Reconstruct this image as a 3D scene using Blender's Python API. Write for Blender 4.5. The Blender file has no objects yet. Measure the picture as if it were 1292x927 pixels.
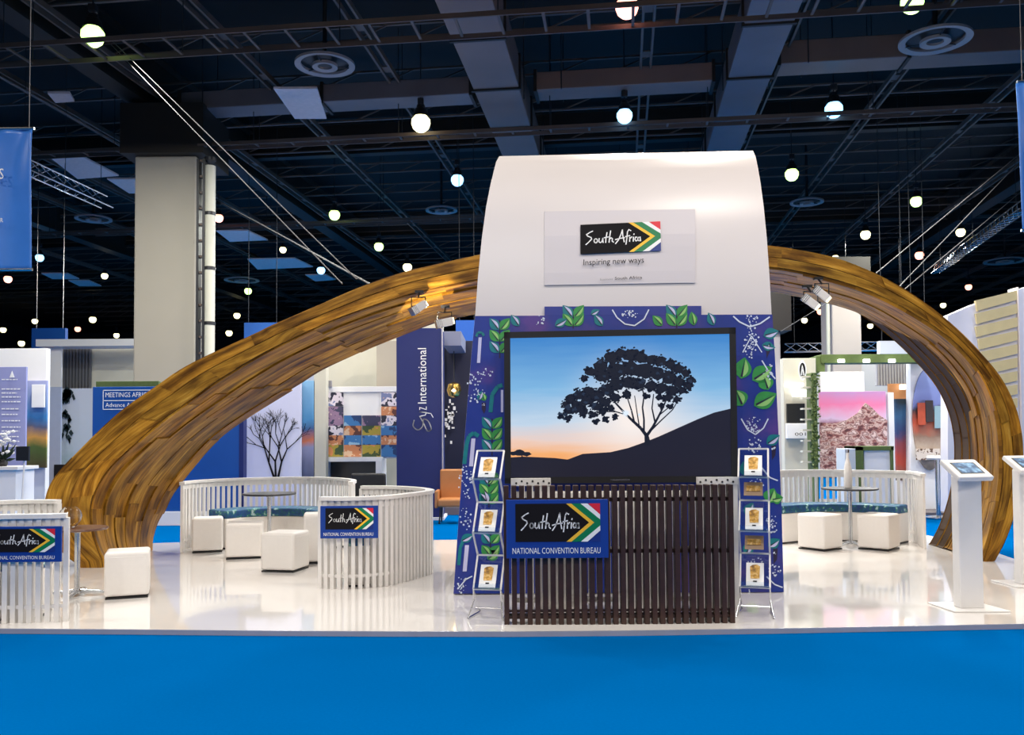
import bpy, bmesh, math, random
from mathutils import Vector, Matrix
random.seed(7)
PI = math.pi
SC = bpy.context.scene
COL = SC.collection

# ------------------------------------------------------------------ camera, world, exposure
F, CX, PY0 = 1120.0, 646.0, 506.0
PITCH, ROLL = math.radians(2.1), -0.007
cam_d = bpy.data.cameras.new('camera'); cam = bpy.data.objects.new('camera', cam_d); COL.objects.link(cam)
cam_d.sensor_width = 36; cam_d.lens = F/1292*36; cam_d.shift_y = (PY0-463.5)/1292
cam_d.clip_end = 300
CM = Matrix.Rotation(PI/2+PITCH, 4, 'X') @ Matrix.Rotation(ROLL, 4, 'Z')
cam.matrix_world = Matrix.Translation((0, 0, 1.5)) @ CM
SC.camera = cam
SC.view_settings.view_transform = 'Standard'; SC.view_settings.look = 'None'
SC.view_settings.gamma = 1; SC.view_settings.use_curve_mapping = False
SC.view_settings.exposure = 0.0
LAMP_W = 250.0          # power of one hall lamp
NEAR_W = 225.0          # unseen hall lamps added to light the stand
world = bpy.data.worlds.new('world'); SC.world = world; world.use_nodes = True
world.node_tree.nodes['Background'].inputs[0].default_value = (0.5, 0.55, 0.7, 1)
world.node_tree.nodes['Background'].inputs[1].default_value = 0.01

# ------------------------------------------------------------------ measuring helpers
def ray(px, py):
    return CM.to_3x3() @ Vector(((px-CX)/F, -(py-PY0)/F, -1))
def W(px, py, Y):
    d = ray(px, py); t = Y/d.y
    return Vector((0, 0, 1.5)) + d*t
def G(px, py, z=0.0):
    d = ray(px, py); t = (z-1.5)/d.z
    return Vector((0, 0, 1.5)) + d*t
YAW = 0.124
def bf(u, v):                       # the hall's own axes, turned seven degrees from the camera's
    return (u*math.cos(YAW)+v*math.sin(YAW), -u*math.sin(YAW)+v*math.cos(YAW))
CARPET = -0.04

# ------------------------------------------------------------------ materials
def srgb(r, g, b):
    f = lambda c: (c/255/12.92) if c/255 <= .04045 else ((c/255+.055)/1.055)**2.4
    return (f(r), f(g), f(b), 1)
def mat(name, col, rough=.5, metal=0, spec=.5, var=0, scale=8, bump=0, emit=None, es=0, alpha=None, trans=0, coat=0):
    m = bpy.data.materials.new(name); m.use_nodes = True
    nt = m.node_tree; b = nt.nodes['Principled BSDF']
    b.inputs['Base Color'].default_value = col
    b.inputs['Roughness'].default_value = rough; b.inputs['Metallic'].default_value = metal
    b.inputs['Specular IOR Level'].default_value = spec
    b.inputs['Transmission Weight'].default_value = trans
    b.inputs['Coat Weight'].default_value = coat
    if emit: b.inputs['Emission Color'].default_value = emit; b.inputs['Emission Strength'].default_value = es
    if var or bump:
        tc = nt.nodes.new('ShaderNodeTexCoord'); n = nt.nodes.new('ShaderNodeTexNoise')
        n.inputs['Scale'].default_value = scale; n.inputs['Detail'].default_value = 4
        nt.links.new(tc.outputs['Object'], n.inputs['Vector'])
        if var:
            mx = nt.nodes.new('ShaderNodeMix'); mx.data_type = 'RGBA'; mx.inputs[6].default_value = tuple(c*(1-var) for c in col[:3])+(1,)
            mx.inputs[7].default_value = tuple(min(1, c*(1+var)) for c in col[:3])+(1,)
            nt.links.new(n.outputs['Fac'], mx.inputs[0]); nt.links.new(mx.outputs[2], b.inputs['Base Color'])
        if bump:
            bp = nt.nodes.new('ShaderNodeBump'); bp.inputs['Strength'].default_value = bump
            nt.links.new(n.outputs['Fac'], bp.inputs['Height']); nt.links.new(bp.outputs[0], b.inputs['Normal'])
    return m
def ramp_mat(name, stops, scale=6, mode='noise', rough=.5, detail=6, stretch=(1, 1, 1), noise_amt=.25, emit=0, const=False):
    """noise: colours from noise; grad: bottom to top with noise wobble."""
    m = bpy.data.materials.new(name); m.use_nodes = True
    nt = m.node_tree; b = nt.nodes['Principled BSDF']; b.inputs['Roughness'].default_value = rough
    tc = nt.nodes.new('ShaderNodeTexCoord'); mp = nt.nodes.new('ShaderNodeMapping'); mp.inputs['Scale'].default_value = stretch
    n = nt.nodes.new('ShaderNodeTexNoise'); n.inputs['Scale'].default_value = scale; n.inputs['Detail'].default_value = detail
    nt.links.new(tc.outputs['Object'], mp.inputs[0]); nt.links.new(mp.outputs[0], n.inputs['Vector'])
    r = nt.nodes.new('ShaderNodeValToRGB')
    if const: r.color_ramp.interpolation = 'CONSTANT'
    el = r.color_ramp.elements
    while len(el) < len(stops): el.new(.5)
    for e, (p, c) in zip(el, stops): e.position = p; e.color = c
    if mode == 'noise':
        nt.links.new(n.outputs['Fac'], r.inputs[0])
    else:
        sp = nt.nodes.new('ShaderNodeSeparateXYZ'); nt.links.new(tc.outputs['Generated'], sp.inputs[0])
        ma = nt.nodes.new('ShaderNodeMath'); ma.operation = 'MULTIPLY_ADD'
        ma.inputs[1].default_value = noise_amt
        nt.links.new(n.outputs['Fac'], ma.inputs[0]); nt.links.new(sp.outputs['Z'], ma.inputs[2])
        sb = nt.nodes.new('ShaderNodeMath'); sb.operation = 'SUBTRACT'; sb.inputs[1].default_value = noise_amt*.5
        nt.links.new(ma.outputs[0], sb.inputs[0]); nt.links.new(sb.outputs[0], r.inputs[0])
    nt.links.new(r.outputs[0], b.inputs['Base Color'])
    if emit:
        nt.links.new(r.outputs[0], b.inputs['Emission Color']); b.inputs['Emission Strength'].default_value = emit
    return m

M = {}
M['white'] = mat('white_lacquer', (.80, .78, .765, 1), .35, var=.02)
M['shell'] = mat('white_shell', (.70, .655, .65, 1), .38, var=.02, scale=2)
M['slatwhite'] = mat('white_painted_slat', (.80, .775, .75, 1), .4, var=.04, scale=20)
M['leather'] = mat('white_leatherette', (.80, .765, .73, 1), .45, var=.03, scale=30, bump=.04)
M['black'] = mat('black_plastic', (.012, .012, .014, 1), .4)
M['darkmetal'] = mat('dark_metal', (.04, .04, .045, 1), .45, .6)
M['chrome'] = mat('brushed_chrome', (.62, .63, .65, 1), .22, 1, var=.05)
M['silver'] = mat('silver_edge', (.5, .48, .52, 1), .35, .3, var=.1)
M['wenge'] = mat('dark_stained_wood', (.042, .018, .012, 1), .42, var=.45, scale=14)
M['signblue'] = mat('sign_blue', srgb(18, 60, 150), .4, var=.05)
M['navy'] = mat('navy_wall', srgb(20, 34, 100), .45, var=.04)
M['blue'] = mat('blue_wall', srgb(0, 76, 160), .5, var=.04)
M['white_ink'] = mat('white_print', (.9, .9, .9, 1), .5)
M['black_ink'] = mat('black_print', (.008, .007, .009, 1), .7, spec=.15)
M['grey_ink'] = mat('grey_print', (.25, .24, .26, 1), .5)
M['green_ink'] = mat('flag_green', srgb(0, 125, 75), .4)
M['gold_ink'] = mat('flag_yellow', srgb(250, 195, 50), .4)
M['red_ink'] = mat('flag_red', srgb(225, 40, 60), .4)
M['flagblue_ink'] = mat('flag_blue', srgb(25, 50, 130), .4)
M['beam'] = mat('painted_roof_steel', (.022, .016, .013, 1), .55, .2, var=.3, scale=.7)
M['joist'] = mat('roof_joist_grey', (.12, .085, .07, 1), .55, .2, var=.35, scale=.9)
M['duct'] = mat('galvanised_duct', (.19, .125, .105, 1), .5, .1, var=.3, scale=.8)
M['ductblue'] = mat('galvanised_duct_cool', (.15, .13, .14, 1), .5, .2, var=.3, scale=.8)
M['panel'] = mat('pale_ceiling_panel', (.80, .62, .58, 1), .6, var=.15)  # pale tone stands for light reflected by ceiling tiles
M['slab'] = mat('black_soffit', (.005, .0035, .003, 1), .8, var=.3, scale=.4)
M['concrete'] = mat('painted_concrete', (.44, .39, .32, 1), .7, var=.05, scale=1.5)
M['pinkcon'] = mat('painted_concrete_warm', (.52, .44, .40, 1), .7, var=.05, scale=1.5)
M['cream'] = mat('cream_wall', (.64, .61, .50, 1), .5, var=.03)
M['offwhite'] = mat('booth_white', (.86, .85, .86, 1), .45, var=.02)
M['lilac'] = mat('lilac_banner', srgb(150, 155, 205), .5, var=.08, scale=3)
M['green'] = mat('moss_green', srgb(86, 104, 52), .6, var=.25, scale=20)
M['tan'] = mat('tan_leather', srgb(180, 120, 70), .45, var=.1)
M['glass'] = mat('clear_glass', (1, 1, 1, 1), .02, trans=1.0)
M['acrylic'] = mat('acrylic_sheet', (.85, .9, .95, 1), .04, trans=1.0)
M['banner'] = mat('blue_vinyl', srgb(60, 125, 215), .3, var=.08, scale=3)
M['cabling'] = mat('dull_cable', (.13, .12, .12, 1), .6)
M['ring'] = mat('diffuser_grey', (.34, .27, .25, 1), .5)
M['gold'] = mat('gold_metal', (.9, .55, .15, 1), .25, 1)
M['brochure'] = ramp_mat('gold_picture', [(.3, srgb(120, 80, 30)), (.5, srgb(215, 160, 60)), (.7, srgb(245, 220, 160))], 30)

# ------------------------------------------------------------------ mesh builder
class MB:
    def __init__(s): s.v = []; s.f = []; s.m = []; s.g = []
    def add(s, vs, fs, m=0):
        n = len(s.v); s.g.append((n, len(s.f))); s.v += [Vector(p) for p in vs]; s.f += [[i+n for i in f] for f in fs]
        s.m += [m]*len(fs); return s
    def box(s, c, size, rz=0, m=0, R=None):
        x, y, z = [k/2 for k in size]
        R = R or Matrix.Rotation(rz, 3, 'Z')
        vs = [Vector(c)+R @ Vector((a*x, b*y, d*z)) for d in (-1, 1) for b in (-1, 1) for a in (-1, 1)]
        return s.add(vs, [(0, 2, 3, 1), (4, 5, 7, 6), (0, 1, 5, 4), (2, 6, 7, 3), (0, 4, 6, 2), (1, 3, 7, 5)], m)
    def hexa(s, a, b, m=0):          # two quads a (front) and b (back), same winding
        return s.add(list(a)+list(b), [(0, 1, 2, 3), (7, 6, 5, 4), (0, 4, 5, 1), (1, 5, 6, 2), (2, 6, 7, 3), (3, 7, 4, 0)], m)
    def prism(s, pts, d, m=0):       # polygon pushed along vector d
        n = len(pts); d = Vector(d); P = [Vector(p) for p in pts]
        fs = [tuple(range(n)), tuple(range(2*n-1, n-1, -1))]+[(i, i+n, (i+1) % n+n, (i+1) % n) for i in range(n)]
        return s.add(P+[p+d for p in P], fs, m)
    def bar(s, a, b, w, t, m=0, up=(0, 0, 1)):
        a, b = Vector(a), Vector(b); d = (b-a).normalized(); u = Vector(up)
        if abs(d.dot(u)) > .98: u = Vector((0, 1, 0))
        r = d.cross(u).normalized()*w/2; q = r.cross(d).normalized()*t/2
        return s.hexa([a-r-q, a+r-q, a+r+q, a-r+q], [b-r-q, b+r-q, b+r+q, b-r+q], m)
    def tube(s, pts, r, n=8, m=0, closed=False, caps=True):
        P = [Vector(p) for p in pts]; rings = []; prev = None
        rr = r if isinstance(r, (list, tuple)) else [r]*len(P)
        for i, p in enumerate(P):
            if closed: d = P[(i+1) % len(P)]-P[i-1]
            else: d = P[min(i+1, len(P)-1)]-P[max(i-1, 0)]
            d.normalize()
            if prev is None:
                a = Vector((0, 0, 1)) if abs(d.z) < .9 else Vector((1, 0, 0)); u = d.cross(a).normalized()
            else: u = (prev-d*prev.dot(d)).normalized()
            prev = u; w = d.cross(u)
            rings.append([p+(u*math.cos(2*PI*k/n)+w*math.sin(2*PI*k/n))*rr[i] for k in range(n)])
        vs = [q for g in rings for q in g]; fs = []; L = len(P)
        for i in range(L if closed else L-1):
            for k in range(n):
                j = (i+1) % L; fs.append((i*n+k, i*n+(k+1) % n, j*n+(k+1) % n, j*n+k))
        if not closed and caps: fs += [tuple(range(n-1, -1, -1)), tuple((L-1)*n+k for k in range(n))]
        return s.add(vs, fs, m)
    def lathe(s, prof, c=(0, 0, 0), n=32, m=0, close=False):
        c = Vector(c); vs = []; fs = []; L = len(prof)
        for r, z in prof:
            for k in range(n): vs.append(c+Vector((r*math.cos(2*PI*k/n), r*math.sin(2*PI*k/n), z)))
        for i in range(L if close else L-1):
            for k in range(n):
                j = (i+1) % L; fs.append((i*n+k, i*n+(k+1) % n, j*n+(k+1) % n, j*n+k))
        if not close:
            if prof[0][0] > 1e-5: fs.append(tuple(range(n-1, -1, -1)))
            if prof[-1][0] > 1e-5: fs.append(tuple((L-1)*n+k for k in range(n)))
        return s.add(vs, fs, m)
    def each(s, name, mats, parent, **k):      # every piece a part of its own
        G_ = s.g+[(len(s.v), len(s.f))]; out = []
        for (v0, f0), (v1, f1) in zip(G_[:-1], G_[1:]):
            q = MB(); q.v = s.v[v0:v1]; q.f = [[i-v0 for i in f] for f in s.f[f0:f1]]; q.m = s.m[f0:f1]; out.append(q.build(name, mats, parent, **k))
        return out
    def build(s, name, mats, parent=None, smooth=False, bevel=0, origin=None, seg=2, angle=35):
        if not isinstance(mats, (list, tuple)): mats = [mats]
        if origin is None:
            if parent is not None:
                origin = Vector((0, 0, 0)); p = parent
                while p is not None: origin = origin+p.location; p = p.parent
            else:
                xs = [v.x for v in s.v]; ys = [v.y for v in s.v]; zs = [v.z for v in s.v]
                origin = Vector(((min(xs)+max(xs))/2, (min(ys)+max(ys))/2, min(zs)))
        else: origin = Vector(origin)
        me = bpy.data.meshes.new(name); me.from_pydata([tuple(v-origin) for v in s.v], [], s.f)
        for m_ in mats: me.materials.append(m_)
        for p, k in zip(me.polygons, s.m): p.material_index = k
        me.validate(); 
        bm = bmesh.new(); bm.from_mesh(me); bmesh.ops.recalc_face_normals(bm, faces=bm.faces); bm.to_mesh(me); bm.free()
        o = bpy.data.objects.new(name, me); COL.objects.link(o)
        if parent is not None: o.parent = parent
        else: o.location = origin
        if smooth:
            for p in me.polygons: p.use_smooth = True
            me.set_sharp_from_angle(angle=math.radians(angle))
        if bevel:
            b = o.modifiers.new('bevel', 'BEVEL'); b.width = bevel; b.segments = seg; b.limit_method = 'ANGLE'; b.angle_limit = math.radians(40)
        return o
def tag(o, label=None, cat=None, group=None, kind=None):
    if label: o['label'] = label
    if cat: o['category'] = cat
    if group: o['group'] = group
    if kind: o['kind'] = kind
    return o
def thing(name, label, cat, loc=(0, 0, 0), rz=0, group=None):
    o = bpy.data.objects.new(name, None); COL.objects.link(o); o.empty_display_size = .1
    o.location = loc; o.rotation_euler = (0, 0, rz)
    return tag(o, label, cat, group)
def kids(o): return [c for c in bpy.data.objects if c.parent == o]
def dup(src, loc, rz=None, label=None, group=None, scale=None):
    def rec(o, par):
        c = o.copy(); COL.objects.link(c); c.parent = par
        for k in kids(o): rec(k, c)
        return c
    r = rec(src, None); r.location = loc
    if rz is not None: r.rotation_euler = (0, 0, rz)
    if scale: r.scale = scale if isinstance(scale, (tuple, list)) else (scale,)*3
    if label: r['label'] = label
    if group: r['group'] = group
    return r
def rbox(name, c, size, r, m, parent=None, seg=3, rz=0, origin=None):
    b = MB().box(c, size, rz); return b.build(name, m, parent, smooth=True, bevel=r, seg=seg, origin=origin, angle=60)
def rect(px0, py0, px1, py1, Y):         # upright rectangle facing the stand's front, from its corners
    a = W(px0, py0, Y); b = W(px1, py1, Y)
    return a.x, b.x, b.z, a.z            # x0, x1, z0, z1
def pbox(mb, px0, py0, px1, py1, Y, d, m=0):
    x0, x1, z0, z1 = rect(px0, py0, px1, py1 if py1 is not None else 600, Y)
    if py1 is None: z0 = CARPET
    mb.box(((x0+x1)/2, Y+d/2, (z0+z1)/2), (x1-x0, d, z1-z0), 0, m); return mb

# flat lettering and artwork on a plane
class Pl:
    def __init__(s, o, u, v, n=None):
        s.o = Vector(o); s.u = Vector(u).normalized(); s.v = Vector(v).normalized()
        s.n = Vector(n) if n else s.u.cross(s.v).normalized()
    def p(s, a, b, off=0): return s.o+s.u*a+s.v*b+s.n*off
FRONT = lambda x, y, z: Pl((x, y, z), (1, 0, 0), (0, 0, 1))     # faces -y
def poly(mb, pl, pts, m, off=.002, th=.0015):
    mb.prism([pl.p(a, b, off) for a, b in pts], pl.n*th, m)
def stroke(mb, pl, pts, w, m, off=.004):
    for (a, b) in zip(pts[:-1], pts[1:]):
        d = Vector((b[0]-a[0], b[1]-a[1])); L = d.length
        if L < 1e-6: continue
        d /= L; n = Vector((-d.y, d.x))*w/2; e = d*w*.35
        q = [(a[0]-e.x+n.x, a[1]-e.y+n.y), (a[0]-e.x-n.x, a[1]-e.y-n.y), (b[0]+e.x-n.x, b[1]+e.y-n.y), (b[0]+e.x+n.x, b[1]+e.y+n.y)]
        mb.add([pl.p(x, y, off) for x, y in q], [(0, 1, 2, 3)], m)
def ell(cx, cy, rx, ry, n=12, a0=0, a1=2*PI):
    return [(cx+rx*math.cos(a0+(a1-a0)*k/n), cy+ry*math.sin(a0+(a1-a0)*k/n)) for k in range(n+1)]
SCRIPT = [[(.14, 1.02), (.09, .93), (.03, .78), (.05, .66), (.11, .55), (.12, .42), (.07, .2), (.02, .02)],
          ell(.195, .28, .03, .15), [(.255, .44), (.25, .2), (.275, .12), (.305, .2), (.32, .45)], [(.32, .45), (.325, .12)],
          [(.395, .86), (.375, .4), (.37, .12)], [(.345, .48), (.42, .53)], [(.46, .98), (.44, .5), (.43, .12)], [(.435, .32), (.465, .46), (.49, .38), (.485, .2), (.51, .12)],
          [(.545, .0), (.60, .28), (.645, .7), (.67, 1.02)], [(.67, 1.02), (.675, .6), (.70, .1)], [(.545, .3), (.62, .38), (.71, .42)],
          [(.82, .93), (.785, 1.02), (.76, .85), (.745, .3), (.73, -.08)], [(.725, .5), (.80, .56)], [(.80, .44), (.795, .12)], [(.80, .32), (.835, .46)],
          [(.865, .44), (.86, .12)], [(.872, .62), (.876, .68)], [(.925, .42), (.90, .42), (.89, .25), (.91, .13), (.93, .17)], ell(.963, .27, .022, .13), [(.985, .42), (.99, .12)]]
def script_words(mb, pl, x, y, w, h, m, lw=.022, off=.006):
    for st in SCRIPT: stroke(mb, pl, [(x+a*w, y+b*h) for a, b in st], w*lw, m, off)
def text_into(mb, pl, s, x, y, h, m, off=.003, width=None, center=False, shear=0):
    cu = bpy.data.curves.new('t', 'FONT'); cu.body = s; cu.size = 1; cu.resolution_u = 2; cu.shear = shear
    ob = bpy.data.objects.new('t', cu); COL.objects.link(ob)
    bpy.context.view_layer.update()
    me = bpy.data.meshes.new_from_object(ob.evaluated_get(bpy.context.evaluated_depsgraph_get()))
    if me.vertices:
        xs = [v.co.x for v in me.vertices]; x0, x1 = min(xs), max(xs)
        sx = (width/(x1-x0)) if width else h/.72
        sy = h/.72
        ox = x-(x1-x0)*sx/2 if center else x
        mb.add([pl.p(ox+(v.co.x-x0)*sx, y+v.co.y*sy, off) for v in me.vertices], [tuple(p.vertices) for p in me.polygons], m)
    bpy.data.objects.remove(ob); bpy.data.meshes.remove(me); bpy.data.curves.remove(cu)
# flag logo: black field, yellow/green/white chevron, red over blue corner
LOGO_MATS = lambda: [M['black_ink'], M['gold_ink'], M['green_ink'], M['white_ink'], M['red_ink'], M['flagblue_ink']]
def flag_logo(mb, pl, x, y, w, h, off=.003):
    t = w-(w*.0)
    def q(pts, m, o): poly(mb, pl, [(x+a*w, y+b*h) for a, b in pts], m, off+o, .0008)
    q([(0, 0), (.66, 0), (.90, .5), (.66, 1), (0, 1)], 0, 0)
    q([(.86, 1), (1, 1), (1, .70)], 4, 0); q([(.86, 0), (1, .30), (1, 0)], 5, 0)
    q([(.60, 1), (.66, 1), (.93, .5), (.66, 0), (.60, 0), (.87, .5)], 1, .0015)
    q([(.66, 1), (.77, 1), (1, .58), (1, .42), (.77, 0), (.66, 0), (.93, .5)], 2, .0015)
    q([(.77, 1), (.85, 1), (1, .71), (1, .58)], 3, .0015); q([(.77, 0), (1, .42), (1, .29), (.85, 0)], 3, .0015)
    script_words(mb, pl, x+.055*w, y+.30*h, .70*w, .45*h, 3, .02, off+.004)

# ------------------------------------------------------------------ the hall
hall = dict(x0=-42, x1=46, y0=-14, y1=82, z=11.2)
def struct(name, mb, m, **k): return tag(mb.build(name, m, **k), kind='structure')
# carpet with weave
mc = mat('blue_exhibition_carpet', srgb(0, 90, 158), 1.0, spec=.0, var=.10, scale=60, bump=.15)
struct('floor', MB().box((2, 34, CARPET-.1), (90, 98, .2)), mc)
struct('ceiling', MB().box((2, 34, hall['z']+.1), (90, 98, .2)), M['slab'])
mw = mat('dark_hall_wall', (.03, .03, .04, 1), .8, var=.3, scale=.3)
struct('wall_back', MB().box((2, 83, 5.5), (90, .3, 11.4)), mw)
struct('wall_left', MB().box((-43, 34, 5.5), (.3, 98, 11.4)), mw)
struct('wall_right', MB().box((47, 34, 5.5), (.3, 98, 11.4)), mw)
struct('wall_front', MB().box((2, -15, 5.5), (90, .3, 11.4)), mw)

roof = thing('roof_steel', 'black and grey grid of roof joists and girders under the hall ceiling', 'roof structure', (0, 0, 9.2))
for k in range(24):                                # cross joists
    v = 13.5+k*2.35
    mb = MB(); cx, cy = bf(0, v)
    mb.box((cx, cy, 9.95), (78, .07, .04), -YAW); mb.box((cx, cy, 10.25), (78, .07, .04), -YAW)
    for j in range(-26, 27):
        a = bf(j*1.4, v); b = bf(j*1.4+.7, v); mb.bar((a[0], a[1], 9.97), (b[0], b[1], 10.24), .03, .03)
    mb.build('joist', M['joist'], roof)
for k in range(-9, 12):                            # long channels
    u = k*2.9+.6; mb = MB(); cx, cy = bf(u, 44)
    for q in (-.11, .11):
        mb.box((cx+q, cy, 9.75), (.05, 66, .12), -YAW)
    for j in range(30):
        x, y = bf(u, 13+j*2.1); mb.box((x, y, 9.76), (.26, .3, .03), -YAW)
    mb.build('channel', M['joist'], roof)
for k, v in enumerate((15.5, 26, 37, 48, 59, 70)):   # deep girders
    cx, cy = bf(0, v); mb = MB()
    mb.box((cx, cy, 10.05), (80, .3, .06), -YAW); mb.box((cx, cy, 11.0), (80, .3, .06), -YAW); mb.box((cx, cy, 10.5), (80, .06, .95), -YAW)
    mb.build('girder', M['beam'], roof)
for k, u in enumerate((-22, -11.5, 13, 24)):
    cx, cy = bf(u, 44); mb = MB()
    mb.box((cx, cy, 9.55), (.5, 66, .07), -YAW); mb.box((cx, cy, 10.2), (.12, 66, 1.3), -YAW); mb.box((cx, cy, 10.85), (.5, 66, .07), -YAW)
    mb.build('main_girder', M['beam'], roof)
# ducts
def duct(label, u, v0, v1, w, h, z, m, along='v', group=None):
    cx, cy = bf(u, (v0+v1)/2) if along == 'v' else bf((v0+v1)/2, u)
    t = thing('air_duct', label, 'duct', (cx, cy, z), 0, group)
    L = v1-v0
    if along == 'v': MB().box((cx, cy, z+h/2), (w, L, h), -YAW).build('casing', m, t, bevel=.02)
    else: MB().box((cx, cy, z+h/2), (L, w, h), -YAW).build('casing', m, t, bevel=.02)
    fl = MB(); n = int(L/2.4)
    for k in range(n+1):
        p = v0+k*L/n
        x, y = bf(u, p) if along == 'v' else bf(p, u)
        fl.box((x, y, z+h/2), (w+.09, .07, h+.09) if along == 'v' else (.07, w+.09, h+.09), -YAW)
    fl.each('flange', M['beam'], t)
    hg = MB()
    for k in range(n//2+1):
        p = v0+.6+k*2*L/n
        for s in (-1, 1):
            x, y = bf(u+s*(w/2+.04), p) if along == 'v' else bf(p, u+s*(w/2+.04))
            hg.tube([(x, y, z-.03), (x, y, 11.2)], .012, 5)
    hg.each('hanger_rod', M['darkmetal'], t)
duct('large rectangular duct running back over the left of the white tower', -2.65, 9, 46, 1.0, .7, 9.0, M['duct'])
duct('large bluish duct running back over the right of the white tower', 2.75, 9, 44, .9, .6, 9.0, M['ductblue'])
duct('cross duct running left behind the three centre ceiling lamps', 20.3, -10.5, -3.4, .7, .42, 9.35, M['ductblue'], 'u')
duct('short cross duct between the two long ducts over the tower', 20.3, -1.9, 2.1, .7, .42, 9.35, M['duct'], 'u')
duct('cross duct running right from the bluish duct to the round diffuser', 19.6, 3.4, 14, .7, .5, 9.35, M['duct'], 'u')
# cable trays
def tray(label, v, u0, u1, z, step=.75, w=.35):
    cx, cy = bf((u0+u1)/2, v); t = thing('cable_tray', label, 'cable tray', (cx, cy, z))
    s = MB()
    for q in (-w/2, w/2):
        x, y = bf((u0+u1)/2, v+q); s.box((x, y, z), (u1-u0, .03, .09), -YAW)
    s.each('side_rail', M['joist'], t)
    r = MB(); n = int((u1-u0)/step)
    for k in range(n+1):
        x, y = bf(u0+k*step, v); r.box((x, y, z), (.05, w, .03), -YAW)
    r.each('rung', M['joist'], t)
    h = MB()
    for k in range(0, n+1, 4):
        for q in (-w/2, w/2):
            x, y = bf(u0+k*step, v+q); h.tube([(x, y, z), (x, y, 11.2)], .01, 4)
    h.each('hanger_rod', M['darkmetal'], t)
tray('nearest ladder cable tray crossing the top of the view', 14.9, -14, 14, 8.55, .75, .8)
tray('ladder cable tray crossing just above the white tower', 20.5, -16, 16, 8.6, .9)
tray('far ladder cable tray crossing left behind the concrete column', 29, -24, 2, 8.7, 1.0)
def ladder(label, px0, py0, px1, py1, z):
    a = G(px0, py0, z); b = G(px1, py1, z); t = thing('lighting_truss', label, 'truss', (a+b)/2)
    d = (b-a).normalized(); n = Vector((-d.y, d.x, 0))*.16; m = MB()
    for o in (n, -n, Vector((0, 0, .3))): m.tube([a+o, b+o], .022, 5)
    m.build('chord', M['chrome'], t); m = MB(); L = (b-a).length; k = 0
    while k*.4 < L-.4:
        p = a+d*k*.4; q = p+d*.4; m.tube([p+n, q+Vector((0, 0, .3))], .012, 4); m.tube([p+Vector((0, 0, .3)), q-n], .012, 4); m.tube([p-n, q+n], .012, 4); k += 1
    m.build('lattice', M['chrome'], t); m = MB()
    for f in (.08, .5, .92): q = a+(b-a)*f; m.tube([q+Vector((0, 0, .3)), Vector((q.x, q.y, 11.19))], .008, 4)
    m.each('hanger_wire', M['darkmetal'], t)
ladder('silver lattice truss hanging between the left blue banner and the column', 20, 210, 135, 262, 7.4)
ladder('silver lattice truss stretching low on the far right of the ceiling', 1180, 345, 1295, 262, 7.6)
# ceiling panels whose pale colour stands for reflected light
PANELS = [('panel painted pale as reflected light in the ceiling left of the column, nearest one', [(62, 198), (100, 196), (150, 222), (98, 226)]),
          ('panel painted pale as reflected light in the ceiling touching the left edge of the column', [(135, 226), (175, 226), (175, 244), (163, 244)]),
          ('ceiling panel painted pale as reflected light low behind the bottom of the blue banner', [(52, 345), (85, 345), (100, 352), (66, 352)]),
          ('ceiling panel painted pale as reflected light right of the pair below the blue banner', [(86, 354), (112, 354), (128, 361), (100, 361)]),
          ('wide ceiling panel painted pale as reflected light right of the column, highest of three', [(272, 291), (312, 291), (338, 303), (290, 305)]),
          ('ceiling panel painted pale as reflected light right of the column, middle of three', [(312, 327), (372, 326), (395, 337), (325, 340)]),
          ('ceiling panel painted pale as reflected light right of the column, lowest of three', [(385, 347), (412, 347), (424, 353), (398, 355)]),
          ('small panel painted pale as reflected light in the ceiling above the left blue banner', [(60, 118), (88, 118), (94, 128), (70, 130)]),
          ('square panel painted pale as reflected light among joists at top left of centre', [(345, 112), (400, 112), (412, 150), (372, 150)])]
for lab, pts in PANELS:
    m = MB(); m.prism([G(x, y, 9.3) for x, y in pts], (0, 0, .05)); tag(m.build('ceiling_panel', M['panel']), lab, 'ceiling panel')
# round diffusers
def diffuser(px, py, R, label, z=9.2):
    c = G(px, py, z); t = thing('round_diffuser', label, 'air diffuser', c)
    MB().lathe([(R, 0), (R, .05), (R*.8, .07), (R*.8, .02)], c, 40, close=True).build('outer_ring', M['ring'], t, smooth=True)
    MB().lathe([(R*.42, -.04), (R*.42, .02), (R*.24, .03), (R*.24, -.02)], c, 32, close=True).build('inner_ring', M['ring'], t, smooth=True)
    MB().lathe([(R*.80, .10), (R*.5, .16), (R*.2, .10)], c, 32).build('cone', M['darkmetal'], t, smooth=True)
    m = MB()
    for k in range(3):
        a = k*2*PI/3+.4; m.tube([c+Vector((R*.3*math.cos(a), R*.3*math.sin(a), 0)), c+Vector((R*.85*math.cos(a), R*.85*math.sin(a), .03))], .015, 5)
    m.tube([c+Vector((0, 0, .1)), c+Vector((0, 0, 11.17-z))], .05, 6); m.build('spider', M['darkmetal'], t)
for a in ((410, 83, .62, 'large round air diffuser in the ceiling left of centre'),
          (1180, 52, .68, 'large round air diffuser at the top right'),
          (557, 266, .55, 'round diffuser in the ceiling left of the white tower top'),
          (118, 277, .62, 'round diffuser between the left banner and the column'),
          (1018, 256, .55, 'round diffuser in the ceiling right of the white tower top'),
          (305, 354, .85, 'small far round diffuser right of the column'),
          (1268, 330, .9, 'far round diffuser below the right blue banner')): diffuser(*a)

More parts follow.
